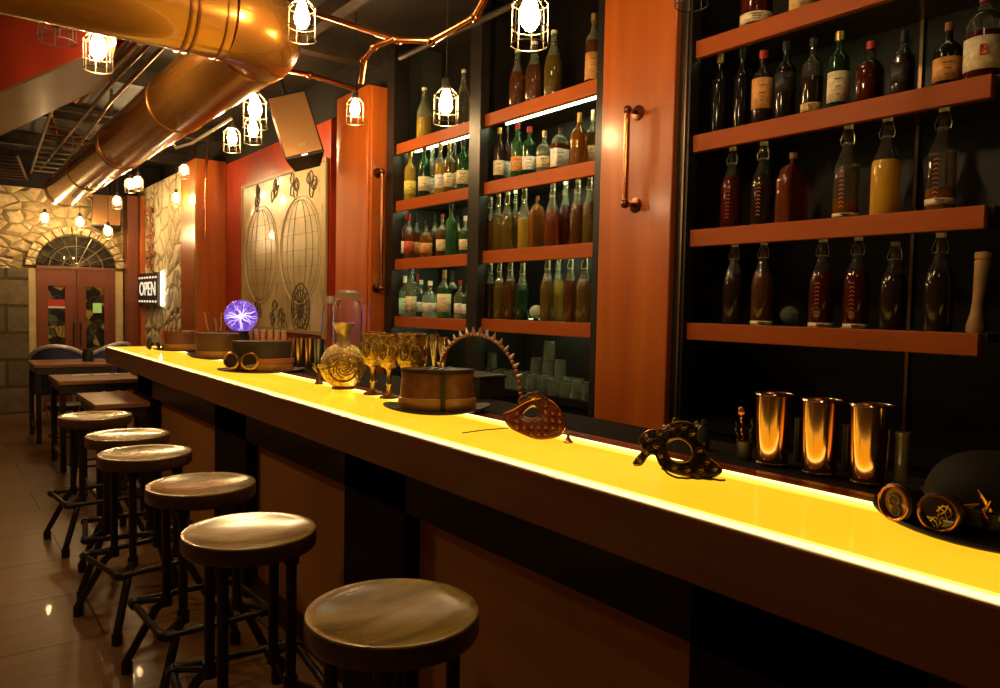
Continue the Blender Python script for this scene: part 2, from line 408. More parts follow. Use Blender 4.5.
b = BM(); box(b, (-wd-.09, -.02, 0), (-wd, .05, zt)); box(b, (wd, -.02, 0), (wd+.09, .05, zt))
obj('plaster_reveal', b, mat('reveal_plaster', (.62, .48, .24), .6, noise=.15), frame, smooth=False)
obj('lintel', box(BM(), (-wd, -.05, zt), (wd, .05, zt+.035)), W_DOOR, frame, smooth=False)
rf = onY(75, 238, DY).z-zt
b = BM(); vs = [b.verts.new((wd*1.0*math.cos(PI*i/24), 0, zt+.035+rf*.97*math.sin(PI*i/24))) for i in range(25)]
b.faces.new(vs); fl = struct('window_1', b, mat('fanlight_glass', (.20, .18, .14), .05, metal=.8, noise=.5, nscale=14, bump=.05), solid=.02); fl.location = frame.location
b = BM()
for i in range(25):
    a = PI*i/24
    if i % 3 == 0: cyl(b, (0, -.02, zt+.04), (wd*math.cos(a), -.02, zt+.035+rf*.97*math.sin(a)), .006, 6)
for q in (.35, .68):
    tube(b, [(wd*q*math.cos(PI*i/20), -.02, zt+.035+rf*.97*q*math.sin(PI*i/20)) for i in range(21)], .006, 6)
o = obj('fanlight_bars', b, mat('fanlight_wire', (.4, .34, .24), .35, metal=.8), fl)
b = BM()
for i in range(15):      # wedge stones of the arch
    a0, a1 = PI*i/15+.012, PI*(i+1)/15-.012
    q = []
    for yy in (-.05, .06):
        for a, s_ in ((a0, 1.02), (a1, 1.02), (a1, 1.26), (a0, 1.26)):
            q.append(b.verts.new((wd*s_*math.cos(a), yy, zt+.035+rf*s_*math.sin(a))))
    for f in ((0, 1, 2, 3), (7, 6, 5, 4), (0, 4, 5, 1), (1, 5, 6, 2), (2, 6, 7, 3), (3, 7, 4, 0)): b.faces.new([q[k] for k in f])
o = struct('trim_11', b, stone('arch_stone', [(.55, .42, .2), (.68, .54, .3)], 6, edge=.03, bump=.5), smooth=False, bevel=.01); o.location = frame.location
# big grey blocks left of the door
xl = onY(29, 330, 11.2).x
struct('trim_12', box(BM(), (-1.9, 11.18, 0), (xl, 11.3, 1.83)), brick('block_stone', (.20, .155, .085), (.13, .105, .06), (.08, .055, .03), .52, .34, .02, rough=.8, bump=.9, axes=(PI/2, 0, 0)))
# ---------------------------------------------------------------- red bulkhead at upper left
N0, N1, F0, F1 = onZ(116, 42, 2.8), onZ(-70, 120, 2.8), onZ(108, 82, 2.8), onZ(-70, 168, 2.8)
b = BM(); vs = []
for z in (2.8, CZ):
    vs.append([b.verts.new((q.x, q.y, z)) for q in (N0, N1, F1, F0)])
for i in range(4): b.faces.new((vs[0][i], vs[0][(i+1) % 4], vs[1][(i+1) % 4], vs[1][i]))
b.faces.new(vs[1])
bh = struct('trim_13', b, REDWALL, smooth=False)
b = BM(); vs = [[b.verts.new((q.x, q.y, z)) for q in (N0, N1, F1, F0)] for z in (2.785, 2.8)]
for i in range(4): b.faces.new((vs[0][i], vs[0][(i+1) % 4], vs[1][(i+1) % 4], vs[1][i]))
b.faces.new(vs[0]); obj('soffit_board', b, BEIGE, bh, smooth=False)
# ---------------------------------------------------------------- copper duct
DX, DZ, DR, DY0 = 1.31, 2.75, .193, 3.5
RB = .24
pts = [Vector((-1.9+.05*i*0, DY0, DZ)) for i in range(1)]+[Vector((-1.0, DY0, DZ)), Vector((DX-RB-.02, DY0, DZ))]
arc = [Vector((DX-RB+RB*math.sin(a), DY0+RB-RB*math.cos(a), DZ)) for a in [PI/2*i/10 for i in range(11)]]
duct = thing('air_duct', 'fat shiny copper coloured air duct turning along the ceiling with an elbow', 'duct', (0, 0, 0))
obj('straight_section', tube(BM(), [(-1.9, DY0, DZ), (-.6, DY0, DZ), (DX-RB+.004, DY0, DZ)], DR, 40), COPPERDUCT, duct)
obj('elbow', tube(BM(), arc, DR*1.015, 40), COPPERDUCT, duct)
obj('straight_section', tube(BM(), [(DX, DY0+RB-.004, DZ), (DX, 7, DZ), (DX, 10.42, DZ)], DR, 40), COPPERDUCT, duct)
def ring(c, axis, r, w, name='clamp_band', m_=COPPERDUCT):
    ax = Vector(axis); c = Vector(c)
    return obj(name, tube(BM(), [c-ax*w*.55, c-ax*w*.45, c+ax*w*.45, c+ax*w*.55], [r*.98, r, r, r*.98], 40), m_, duct)
DKC = mat('seam_copper', (.25, .09, .02), .3, metal=.8)
for x in (onY(190, 40, DY0-.15).x, onY(198, 40, DY0-.15).x): ring((x, DY0, DZ), (1, 0, 0), DR+.007, .012, m_=DKC)
ring((DX-RB-.03, DY0, DZ), (1, 0, 0), DR+.006, .008, m_=DKC)
ring((DX, DY0+RB+.01, DZ), (0, 1, 0), DR+.008, .03)
for y in (5.2, 6.9, 6.98, 8.6, 10.2, 10.3): ring((DX, y, DZ), (0, 1, 0), DR+.007, .03, m_=DKC if y in (6.98, 10.3) else COPPERDUCT)
for y in (5.0, 7.4, 9.6):
    b = BM(); box(b, (DX-.012, y, DZ+DR), (DX+.012, y+.02, CZ)); obj('hanger', b, DSTEEL, duct)
# ---------------------------------------------------------------- ceiling beams, pipes
for k, y in enumerate((1.2, 3.0, 4.9, 6.6, 8.3, 10.0)):
    struct('trim_beam', box(BM(), (-1.9, y, CZ-.13), (2.6, y+.10, CZ)), BEAM)
for x in (.25, 1.95):
    struct('trim_joist', box(BM(), (x, -1.9, CZ-.10), (x+.08, 11.3, CZ)), BEAM)
def pipe(label, pts, r, m_, cat='pipe', name='ceiling_pipe', fit=True, group='pipes and rods under the ceiling'):
    o = obj(name, tube(BM(), pts, r, 10), m_); tag(o, label, cat, group)
    if fit:
        for p_ in pts[1:-1]:
            obj('elbow_joint', ball(BM(), p_, r*1.45), m_, o)
    return o
pipe('copper pipe with a low bend above the left cabinet bay', [at(268, -12, 4.0), at(312, 12, 3.7), at(398, 40, 3.2), at(432, 41, 3.0), at(475, 17, 2.8), at(500, -30, 2.6)], .014, COPPER)
pipe('copper pipe dropping from the junction towards the wall column', [at(396, 38, 3.2), at(374, 47, 3.3), at(364, 60, 3.5), at(361, 84, 3.55)], .013, COPPER)
pipe('copper pipe running from the duct elbow to the wall column', [at(272, 68, 4.6), at(310, 75, 4.4), at(357, 89, 4.3)], .016, COPPER)
pipe('upper one of the two thin brass rods left of the duct', [at(178, 15, 4.3), at(110, 85, 5.4), at(40, 170, 9.5)], .012, BRASSROD, 'rod', 'ceiling_rod', False)
pipe('lower one of the two thin brass rods left of the duct', [at(168, 42, 4.6), at(112, 100, 5.9), at(52, 182, 9.8)], .014, BRASSROD, 'rod', 'ceiling_rod', False)
pipe('reddish pipe passing behind the lamp beside the red bulkhead', [at(132, 32, 4.2), at(98, 68, 5.0), at(76, 100, 5.8)], .026, COPPER)
pipe('paler pipe crossing just in front of the red bulkhead end', [at(140, 42, 4.3), at(108, 75, 5.1), at(84, 100, 5.8)], .022, BRASSROD)
pipe('short copper pipe bending near the far cable tray', [at(50, 112, 7.0), at(54, 131, 7.2), at(72, 134, 7.4), at(88, 144, 7.4)], .022, COPPER)
pipe('long dark copper pipe crossing the ceiling near the end wall', [at(-10, 135, 8.5), at(40, 141, 8.6), at(95, 148, 8.6)], .02, mat('pipe_dkcopper', (.3, .11, .05), .35, metal=.9))
pipe('grey cable looping below the duct', [at(166, 134, 6.0), at(176, 148, 6.0), at(192, 143, 6.0), at(232, 118, 6.0)], .012, mat('cable_grey', (.4, .36, .28), .5), 'cable', 'ceiling_cable', False)
pipe('copper stub pipe standing on the wooden pilaster', [at(195, 168, 8.4), at(194, 140, 8.4)], .016, COPPER, fit=False)
pipe('second copper stub pipe beside the wooden pilaster', [at(205, 240, 7.9), at(206, 168, 7.9), at(209, 140, 7.9)], .014, COPPER, fit=False)
pipe('black conduit along the ceiling above the bottle shelves', [at(400, 58, 4.4), at(610, -40, 3.2)], .016, BEAM, fit=False)
# cable trays
def tray(label, a, b_, w, n, m_):
    a, b_ = Vector(a), Vector(b_); d_ = (b_-a).normalized(); s_ = Vector((d_.y, -d_.x, 0)).normalized()*w/2
    t = thing('cable_tray', label, 'cable tray', a, 0, 'cable trays under the ceiling')
    for q in (-1, 1): obj('side_rail', tube(BM(), [s_*q, b_-a+s_*q], .014, 6), m_, t)
    for i in range(n):
        p_ = (b_-a)*((i+.5)/n); obj('rung', tube(BM(), [p_-s_, p_+s_], .009, 6), m_, t)
DKT = mat('tray_metal', (.16, .10, .06), .4, metal=.7)
tray('dark ladder cable tray at the far left of the ceiling', onZ(-12, 152, 2.95), onZ(6, 182, 2.95), .5, 9, DKT)
tray('grey ladder cable tray left of the copper duct', onZ(92, 110, 3.05), onZ(52, 182, 3.05), .55, 13, mat('tray_grey', (.28, .24, .17), .4, metal=.6))
# ---------------------------------------------------------------- cage lamps
def cage_lamp(px, py, d_, wpx, label, lit=True, top=None, far=10.75):
    c = at(px, py, d_) if d_ < 11 else onY(px, py, far); d_ = depth(c); r = wpx*d_/F/2; s_ = r/.062
    t = thing('cage_lamp', label, 'lamp', (c.x, c.y, c.z), 0, 'cage lamps hanging from the ceiling')
    zt_ = top if top else CZ
    cm = WIRE if lit else SOCKET
    b = BM()
    for i in range(8):
        a = 2*PI*i/8; u = Vector((math.cos(a), math.sin(a), 0))
        tube(b, [u*.022*s_+Vector((0, 0, .085*s_)), u*.06*s_+Vector((0, 0, .045*s_)), u*.062*s_+Vector((0, 0, -.09*s_))], .0022*s_, 5)
    for z, rr in ((-.09, .062), (-.035, .0615), (.045, .060)):
        tube(b, [Vector((math.cos(2*PI*i/20)*rr*s_, math.sin(2*PI*i/20)*rr*s_, z*s_)) for i in range(20)], .0024*s_, 5, True)
    obj('cage', b, cm, t)
    obj('socket', lathe(BM(), [(0, .075*s_), (.018*s_, .075*s_), (.022*s_, .09*s_), (.022*s_, .125*s_), (.008*s_, .14*s_), (0, .14*s_)], seg=12), SOCKET, t)
    obj('bulb', lathe(BM(), [(0, -.045*s_), (.015*s_, -.04*s_), (.030*s_, -.02*s_), (.034*s_, .005*s_), (.026*s_, .04*s_), (.015*s_, .075*s_), (0, .078*s_)], seg=14), BULB if lit else GLASS, t)
    if zt_-c.z-.14*s_ > .02: obj('cord', cyl(BM(), (0, 0, .135*s_), (0, 0, zt_-c.z), .004, 6), SOCKET, t)
cage_lamp(98, 50, 3.9, 27, 'lit cage lamp hanging in front of the red bulkhead')
cage_lamp(57, 16, 3.95, 34, 'unlit black cage lamp half hidden behind the thick duct', lit=False)
cage_lamp(302, 19, 3.1, 28, 'lit cage lamp beside the bulging elbow of the copper duct')
cage_lamp(255, 110, 4.7, 24, 'largest lit cage lamp of the cluster left of the tilted speaker')
cage_lamp(253, 130, 5.6, 18, 'lit cage lamp directly below the largest one of the speaker cluster')
cage_lamp(232, 139, 6.2, 17, 'leftmost lit cage lamp of the cluster left of the tilted speaker')
cage_lamp(355, 110, 4.75, 18, 'lit cage lamp hanging in front of the orange wall column')
cage_lamp(446, 105, 3.6, 25, 'lit cage lamp in front of the left bay top shelf')
cage_lamp(530, 18, 2.35, 37, 'big lit cage lamp hanging before the upper flip-top bottles')
cage_lamp(692, -18, 2.35, 32, 'cage lamp at the top edge, before the right cabinet', lit=False)
cage_lamp(184, 171, 7.6, 10, 'small far lamp at the top of the bright pilaster')
cage_lamp(176, 199, 8.2, 9, 'small far lamp before the side stone wall')
cage_lamp(130, 185, 8.0, 10, 'left lamp of the brightest far pair beneath the duct')
cage_lamp(138, 183, 8.3, 10, 'right lamp of the brightest far pair beneath the duct')
cage_lamp(117, 202, 8.8, 9, 'small far lamp beside the far wall speaker')
cage_lamp(45, 219, 11.5, 9, 'leftmost small lamp glowing before the stone end wall', top=2.56)
cage_lamp(80, 223, 11.5, 9, 'small lamp glowing above the door arch')
cage_lamp(108, 232, 11.5, 9, 'small lamp glowing right of the door arch, under the speaker', far=10.2)
# ---------------------------------------------------------------- speakers
def speaker(c, w, dp, h_, yaw, tilt, label):
    t = thing('loudspeaker', label, 'speaker', c, 0)
    t.rotation_euler = (tilt[0], tilt[1], yaw)
    b = BM()
    x0, x1 = w/2, w*.34
    P_ = [(-x0, -dp/2), (x0, -dp/2), (x1, dp/2), (-x1, dp/2)]
    lo = [b.verts.new((x, y, -h_/2)) for x, y in P_]; hi = [b.verts.new((x, y, h_/2)) for x, y in P_]
    for i in range(4): b.faces.new((lo[i], lo[(i+1) % 4], hi[(i+1) % 4], hi[i]))
    b.faces.new(lo[::-1]); b.faces.new(hi)
    obj('cabinet', b, mat('speaker_black', (.02, .017, .014), .5), t, smooth=False, bevel=.01)
    obj('grille', box(BM(), (-w*.46, -dp/2-.012, -h_*.46), (w*.46, -dp/2, h_*.46)), mat('grille_lit_orange', (.55, .30, .13), .38, metal=.75), t, smooth=False, bevel=.006)  # orange lamplight on the front is put into the grille colour
    obj('badge', box(BM(), (-.03, -dp/2-.016, -h_*.36), (.03, -dp/2-.012, -h_*.31)), mat('badge_gold', (.6, .45, .25), .3, metal=.8), t, smooth=False)
    obj('led', box(BM(), (-.02, -dp/2-.013, -h_*.49), (.02, -dp/2-.008, -h_*.475)), mat('led_white', (.9, .9, 1), .4, emis=3), t, smooth=False)
    b = BM(); tube(b, [(0, dp*.3, h_*.4), (0, dp*.3, h_/2+.04), (0, dp*.3, h_/2+.30)], .018, 10); obj('bracket', b, SOCKET, t)
c = at(297, 132, 5.6); speaker(c, .29, .26, .50, math.radians(-24), (math.radians(-12), math.radians(-17)), 'large tilted loudspeaker with orange-lit grille above the wall map')
c = onY(109, 213, 10.98); speaker(c, .36, .24, .43, math.radians(-22), (math.radians(-12), 0), 'smaller far loudspeaker beside the door arch')
# ---------------------------------------------------------------- wall map
def map_mat():
    mt, nt, b = nodes('old_map'); N = nt.nodes.new; L = nt.links.new
    tc = N('ShaderNodeTexCoord')
    n = N('ShaderNodeTexNoise'); n.inputs['Scale'].default_value = 2.2; n.inputs['Detail'].default_value = 5
    r = N('ShaderNodeValToRGB'); r.color_ramp.elements[0].position = .35; r.color_ramp.elements[1].position = .7
    r.color_ramp.elements[0].color = (.46, .34, .15, 1); r.color_ramp.elements[1].color = (.68, .56, .29, 1)
    L(tc.outputs['Object'], n.inputs['Vector']); L(n.outputs['Fac'], r.inputs['Fac'])
    n2 = N('ShaderNodeTexNoise'); n2.inputs['Scale'].default_value = 5; n2.inputs['Detail'].default_value = 9; n2.inputs['Roughness'].default_value = .7
    mpp = N('ShaderNodeMapping'); mpp.inputs['Scale'].default_value = (1, 2.2, .8); L(tc.outputs['Object'], mpp.inputs['Vector']); L(mpp.outputs['Vector'], n2.inputs['Vector'])
    r2 = N('ShaderNodeValToRGB'); e = r2.color_ramp.elements; e[0].position = .56; e[0].color = (0, 0, 0, 1); e[1].position = .66; e[1].color = (.8, .8, .8, 1)
    L(n2.outputs['Fac'], r2.inputs['Fac'])
    mx = N('ShaderNodeMix'); mx.data_type = 'RGBA'; mx.inputs['B'].default_value = (.14, .085, .04, 1)
    L(r2.outputs['Color'], mx.inputs['Factor']); L(r.outputs['Color'], mx.inputs['A']); L(mx.outputs['Result'], b.inputs['Base Color'])
    b.inputs['Roughness'].default_value = .3; b.inputs['Coat Weight'].default_value = .25
    return mt
mt_, mb_ = onX(243, 187, 2.58), onX(243, 325, 2.58); mr_ = onX(327, 165, 2.58)
y0, y1, z0, z1 = mr_.y, mt_.y, 1.22, 2.63
mp_ = thing('wall_map', 'large old yellowed world map hanging on the red wall', 'map', (2.58, (y0+y1)/2, (z0+z1)/2))
hw, hh = (y1-y0)/2, (z1-z0)/2
b = BM(); box(b, (-.004, -hw, -hh), (.004, hw, hh)); obj('sheet', b, map_mat(), mp_, smooth=False)
INK = mat('map_ink', (.11, .07, .035), .6); PALE = mat('map_pale', (.62, .50, .28), .45)
b = BM()
for cy in (-hw*.47, hw*.47):
    tube(b, [(-.006, cy+math.cos(2*PI*i/40)*hw*.44, .0+math.sin(2*PI*i/40)*hh*.66) for i in range(40)], .007, 4, True)
obj('hemisphere_border', b, PALE, mp_)
b = BM()
for cy in (-hw*.47, hw*.47):
    for q in (.40, .28, .14):
        tube(b, [(-.006, cy+math.cos(2*PI*i/32)*hw*q, math.sin(2*PI*i/32)*hh*.62) for i in range(32)], .0015, 4, True)
    for q in (-.4, -.2, 0, .2, .4): cyl(b, (-.005, cy-hw*.40, hh*q), (-.005, cy+hw*.40, hh*q), .0015, 4)
obj('graticule', b, INK, mp_)
b = BM(); cc = Vector((-.007, -hw*.50, -hh*.72))
for q in (.20, .15, .07): tube(b, [cc+Vector((0, math.cos(2*PI*i/24)*q, math.sin(2*PI*i/24)*q*1.1)) for i in range(24)], .007, 4, True)
for i in range(16): cyl(b, cc, cc+Vector((0, math.cos(2*PI*i/16)*.19, math.sin(2*PI*i/16)*.2)), .005, 4)
obj('compass_rose', b, INK, mp_)
b = BM()
for (yy, zz) in ((-.35, .8), (-.72, .78), (.1, .82), (.6, .8), (.55, -.75), (.1, -.78), (-.1, -.85)):
    b = BM()
    for q in range(5):
        c_ = Vector((-.006, hw*yy+random.uniform(-.07, .07), hh*zz+random.uniform(-.08, .08)))
        tube(b, [c_+Vector((0, math.cos(2*PI*i/10)*random.uniform(.03, .06), math.sin(2*PI*i/10)*random.uniform(.03, .07))) for i in range(10)], .005, 4, True)
    obj('map_ornament', b, INK, mp_)
for z in (-hh, hh): obj('map_batten', box(BM(), (-.014, -hw-.01, z-.015), (.006, hw+.01, z+.015)), mat('batten_wood', (.42, .27, .11), .45), mp_, smooth=False)
for y in (-hw, hw): obj('map_batten', box(BM(), (-.012, y-.012, -hh), (.006, y+.012, hh)), mat('batten_wood', (.42, .27, .11), .45), mp_, smooth=False)
# ledge below the map
obj_l = obj('wall_ledge', box(BM(), (2.10, 4.45, 1.03), (2.34, 8.3, 1.08)), W_BAR, smooth=False); tag(obj_l, 'long dark wooden ledge running under the wall map', 'ledge')
# ---------------------------------------------------------------- OPEN sign
so = onX(149.5, 289, 2.27); yL, yR = solve_y(140, 2.28, so.z), solve_y(159, 2.28, so.z)
zb, ztp = onX(150, 306, 2.28).z, onX(150, 273, 2.28).z
sg = thing('open_sign', 'black board sign with white letters reading OPEN on the side stone wall', 'sign', (2.28, (yL+yR)/2, (zb+ztp)/2))
sw, sh = (yL-yR)/2, (ztp-zb)/2
obj('board', box(BM(), (-.02, -sw, -sh), (.02, sw, sh)), mat('sign_board', (.015, .013, .01), .4), sg, smooth=False)
LET = mat('sign_letters', (.9, .85, .7), .4, emis=.8, ecol=(1, .9, .7))
RM = Matrix.Translation((-.023, 0, 0)) @ Matrix(((0, 0, -1, 0), (-1, 0, 0, 0), (0, 1, 0, 0), (0, 0, 0, 1)))
text_mesh('sign_lettering', 'OPEN', sh*1.0, LET, sg, RM @ Matrix.Diagonal((sw/(sh*.78)*.52, 1.2, 1, 1)))
b = BM()
for z in (-sh*.72, sh*.72):
    for i in range(7):
        y = -sw*.85+sw*1.7*i/6; box(b, (-.024, y-sw*.07, z-.012), (-.02, y+sw*.07, z+.012))
obj('border_marks', b, LET, sg, smooth=False)
obj('backlight', box(BM(), (.024, -sw-.03, -sh*.95), (.04, -sw+.0, sh*1.05)), mat('sign_backlight', (1, .95, .8), .4, emis=28, ecol=(1, .85, .55)), sg, smooth=False)
# dried hop bunch above the sign
so2 = onX(152, 243, 2.31); b = BM()
tube(b, [(0, 0, -.45), (0, .01, 0), (0, 0, .38)], .012, 6)
for i in range(40):
    zz = random.uniform(-.42, .36); ball(b, (random.uniform(-.03, .015), random.gauss(0, .06)*(1.2-abs(zz)), zz), random.uniform(.015, .03), 6, 4, (1, 1, 1.5))
o = obj('dried_garland', b, mat('dried_brown', (.30, .13, .06), .7, noise=.5, nscale=30)); o.location = so2+Vector((-.02, 0, .07))
tag(o, 'dried brown garland hanging on the side stone wall above the OPEN sign', 'garland')
# ---------------------------------------------------------------- the bar
BX0, BX1, BZ = 1.183, 1.60, 1.07
bar = thing('bar_counter', 'long dark wooden bar counter with a glowing yellow glass top', 'bar counter', (0, 0, 0))
YE, YS = 7.0, -1.2
obj('fascia', box(BM(), (BX0, YS, .935), (BX0+.03, YE, BZ-.004)), W_BAR, bar, smooth=False, bevel=.004)
obj('end_fascia', box(BM(), (BX0+.03, YE-.03, .935), (BX1+.12, YE, BZ-.004)), W_BAR, bar, smooth=False)
obj('light_box', box(BM(), (BX0+.03, YS, .935), (BX1, YE-.03, BZ-.012)), DARK, bar, smooth=False)
obj('glass_top', box(BM(), (BX0+.046, YS, BZ-.012), (BX1-.075, YE-.04, BZ)), GLOW, bar, smooth=False)
obj('front_light_strip', box(BM(), (BX0+.012, YS, BZ-.011), (BX0+.030, YE-.03, BZ)), GLOWEDGE, bar, smooth=False)
obj('front_falloff_band', box(BM(), (BX0+.030, YS, BZ-.0115), (BX0+.046, YE-.035, BZ)), GLOWMID, bar, smooth=False)
obj('back_light_strip', box(BM(), (BX1-.028, YS, BZ-.012), (BX1, YE-.03, BZ)), GLOWEDGE, bar, smooth=False)
obj('back_falloff_band', box(BM(), (BX1-.052, YS, BZ-.012), (BX1-.028, YE-.03, BZ)), GLOWMID, bar, smooth=False)
obj('back_falloff_fringe', box(BM(), (BX1-.075, YS, BZ-.012), (BX1-.052, YE-.03, BZ)), mat('lit_bar_falloff_fringe', (.8, .7, .4), .2, emis=1.18, ecol=(1, .68, .055)), bar, smooth=False)  # last and weakest step of the painted glow falloff
obj('back_rail', box(BM(), (BX1, YS, .98), (BX1+.075, YE, BZ)), W_RAIL, bar, smooth=False, bevel=.004)
obj('rail_groove', box(BM(), (BX1+.030, YS, BZ-.01), (BX1+.036, YE, BZ+.0006)), DARK, bar, smooth=False)
LEDGE = mat('ledge_dark', (.010, .006, .004), .85, spec=.12)
obj('service_ledge', box(BM(), (BX1+.075, YS, BZ-.05), (BX1+.34, 3.3, BZ)), LEDGE, bar, smooth=False)
obj('service_ledge', box(BM(), (BX1+.075, 3.3, BZ-.05), (BX1+.50, 6.6, BZ)), LEDGE, bar, smooth=False)
obj('under_rail', box(BM(), (1.235, YS, .79), (1.30, 6.05, .935)), DARK, bar, smooth=False)
obj('carcass', box(BM(), (1.32, YS, 0), (1.66, 6.0, .935)), DARK, bar, smooth=False)
posts = [(-.72, -.28), (.5, .955), (2.115, 2.56), (3.66, 4.16), (5.59, 6.04)]
for a, b_ in posts: obj('post', box(BM(), (1.235, a, 0), (1.33, b_, .935)), mat('bar_post', (.014, .009, .006), .5, spec=.2), bar, smooth=False)
prev = None
for (a, b_), (c, d_) in zip(posts, posts[1:]):
    obj('front_panel', box(BM(), (1.295, b_, 0.0), (1.33, c, .79)), W_PANEL, bar, smooth=False)
obj('plinth', box(BM(), (1.255, YS, 0), (1.30, 6.0, .1)), DARK, bar, smooth=False)
# ---------------------------------------------------------------- back cabinets: counter and shelves
bc = thing('back_counter', 'dark back counter beneath the bottle shelves', 'counter', (0, 0, 0))
obj('worktop', box(BM(), (2.645, .865, .96), (2.995, 4.69, 1.0)), DARK, bc, smooth=False)
obj('body', box(BM(), (2.66, .865, 0), (2.9, 4.69, .96)), DARK, bc, smooth=False)
ROWZ = {1: 1.39, 2: 1.787, 3: 2.187, 4: 2.58}
BAY = {'A': (3.715, 4.635), 'B': (2.66, 3.595), 'R': (.955, 2.085)}
REACH = {'A': (3.715, 4.69), 'B': (2.615, 3.675), 'R': (.94, 2.12)}
RAISE = {'A': 0, 'B': .008, 'R': .028}
rown = {1: 'lowest', 2: 'second', 3: 'third', 4: 'top'}
bayn = {'A': 'leftmost bay', 'B': 'middle bay', 'R': 'right cabinet'}
for bay, (ya, yb) in BAY.items():
    for rw, z in ROWZ.items():
        z = z+RAISE[bay]
        t = thing('bottle_shelf', '%s orange wooden bottle shelf of the %s' % (rown[rw], bayn[bay]) if rw > 1 else 'lowest orange wooden bottle shelf of the %s' % bayn[bay], 'shelf', (0, (ya+yb)/2, z), 0, 'orange fronted bottle shelves')
        hl = (yb-ya)/2
        mc = (ya+yb)/2; obj('board', box(BM(), (2.63, max(REACH[bay][0], ya-.06)-mc, -.03), (2.99, REACH[bay][1]-mc, 0)), mat('shelf_board', (.05, .035, .02), .3), t, smooth=False)
        obj('front_edge', box(BM(), (2.60, -hl, -.072), (2.63, hl, 0)), W_FASCIA, t, smooth=False, bevel=.003)
        if bay == 'R':
            obj('light_strip', box(BM(), (2.684, -hl+.10, -.037), (2.690, hl-.02, -.031)), LEDR if rw == 4 else LEDW, t, smooth=False)
        else:
            obj('light_strip', box(BM(), (2.735, -hl+.02, -.040), (2.750, hl-.02, -.031)), LED, t, smooth=False)
            if rw < 4: obj('base_light', box(BM(), (2.90, -hl+.02, 0), (2.915, hl-.02, .006)), LEDB, t, smooth=False)
# ---------------------------------------------------------------- bottles
def interp(prof, z):
    for (r0, z0_), (r1, z1_) in zip(prof, prof[1:]):
        if z0_ <= z <= z1_ and z1_ > z0_: return r0+(r1-r0)*(z-z0_)/(z1_-z0_)
    return prof[-1][0]
SHAPES = {
 'flip': [(0, 0), (.92, 0), (1, .02), (1, .47), (.97, .53), (.84, .60), (.60, .68), (.42, .75), (.32, .82), (.27, .89), (.27, .925), (.34, .93), (.34, .95)],
 'wine': [(0, 0), (.94, 0), (1, .02), (1, .60), (.95, .66), (.62, .72), (.38, .76), (.32, .82), (.32, .90), (.37, .905), (.37, .93)],
 'squat': [(0, 0), (.95, 0), (1, .02), (1, .50), (.97, .58), (.70, .67), (.36, .72), (.28, .76), (.26, .84), (.30, .85), (.30, .88)],
 'gin': [(0, 0), (.95, 0), (1, .02), (1, .56), (.96, .62), (.66, .70), (.38, .74), (.30, .80), (.30, .87)],
 'arch': [(0, 0), (.95, 0), (1, .02), (1, .56), (.95, .66), (.80, .75), (.54, .81), (.26, .84), (.20, .86), (.20, .92)],
}
GM = {}
def bodymat(key):
    table = {
     'black': ((.010, .008, .007), .12, 0), 'dark': ((.03, .017, .01), .12, .3), 'darkred': ((.09, .012, .006), .1, .4), 'red': ((.50, .12, .04), .06, .8),
     'amber': ((.60, .24, .04), .06, .8), 'brown': ((.20, .075, .020), .06, .65), 'olive': ((.28, .19, .04), .06, .7), 'yellow': ((.66, .46, .06), .08, .6), 'cloudy': ((.85, .48, .04), .15, .35),
     'green': ((.04, .16, .05), .06, .5), 'dkgreen': ((.012, .045, .018), .08, .3), 'clear': ((.82, .92, .82), .03, .9), 'aqua': ((.50, .85, .68), .04, .7), 'blue': ((.10, .20, .20), .05, .65), 'pale': ((.72, .80, .58), .03, .86), 'dimclear': ((.80, .74, .60), .03, .97)}  # pale: clear glass tinted with the left bays' greenish light
    c_, r_, t_ = table[key]; return mat('bottle_'+key, c_, r_, trans=t_)
CAPS = {'gold': ((.65, .42, .12), .3, .7), 'black': ((.012, .01, .01), .4, 0), 'red': ((.42, .03, .02), .4, 0), 'white': ((.95, .90, .68), .4, 0), 'cork': ((.45, .28, .12), .7, 0), 'blue': ((.08, .14, .45), .4, 0), 'brown': ((.22, .08, .03), .5, 0)}
LABS = {'cream': (.78, .66, .42), 'orange': (.72, .34, .10), 'white': (.85, .85, .76), 'gold': (.70, .46, .14), 'red': (.5, .06, .03), 'yellow': (.75, .6, .12), 'mint': (.45, .8, .62), 'black': (.02, .018, .015)}
KW = {'flip': 'flip-top', 'wine': 'long-necked', 'squat': 'squat', 'gin': 'shouldered', 'arch': 'flat arched'}
CW = {'dimclear': 'clear', 'dkgreen': 'dark green', 'darkred': 'dark red', 'cloudy': 'cloudy yellow', 'pale': 'pale green-lit'}
BSOLD = []
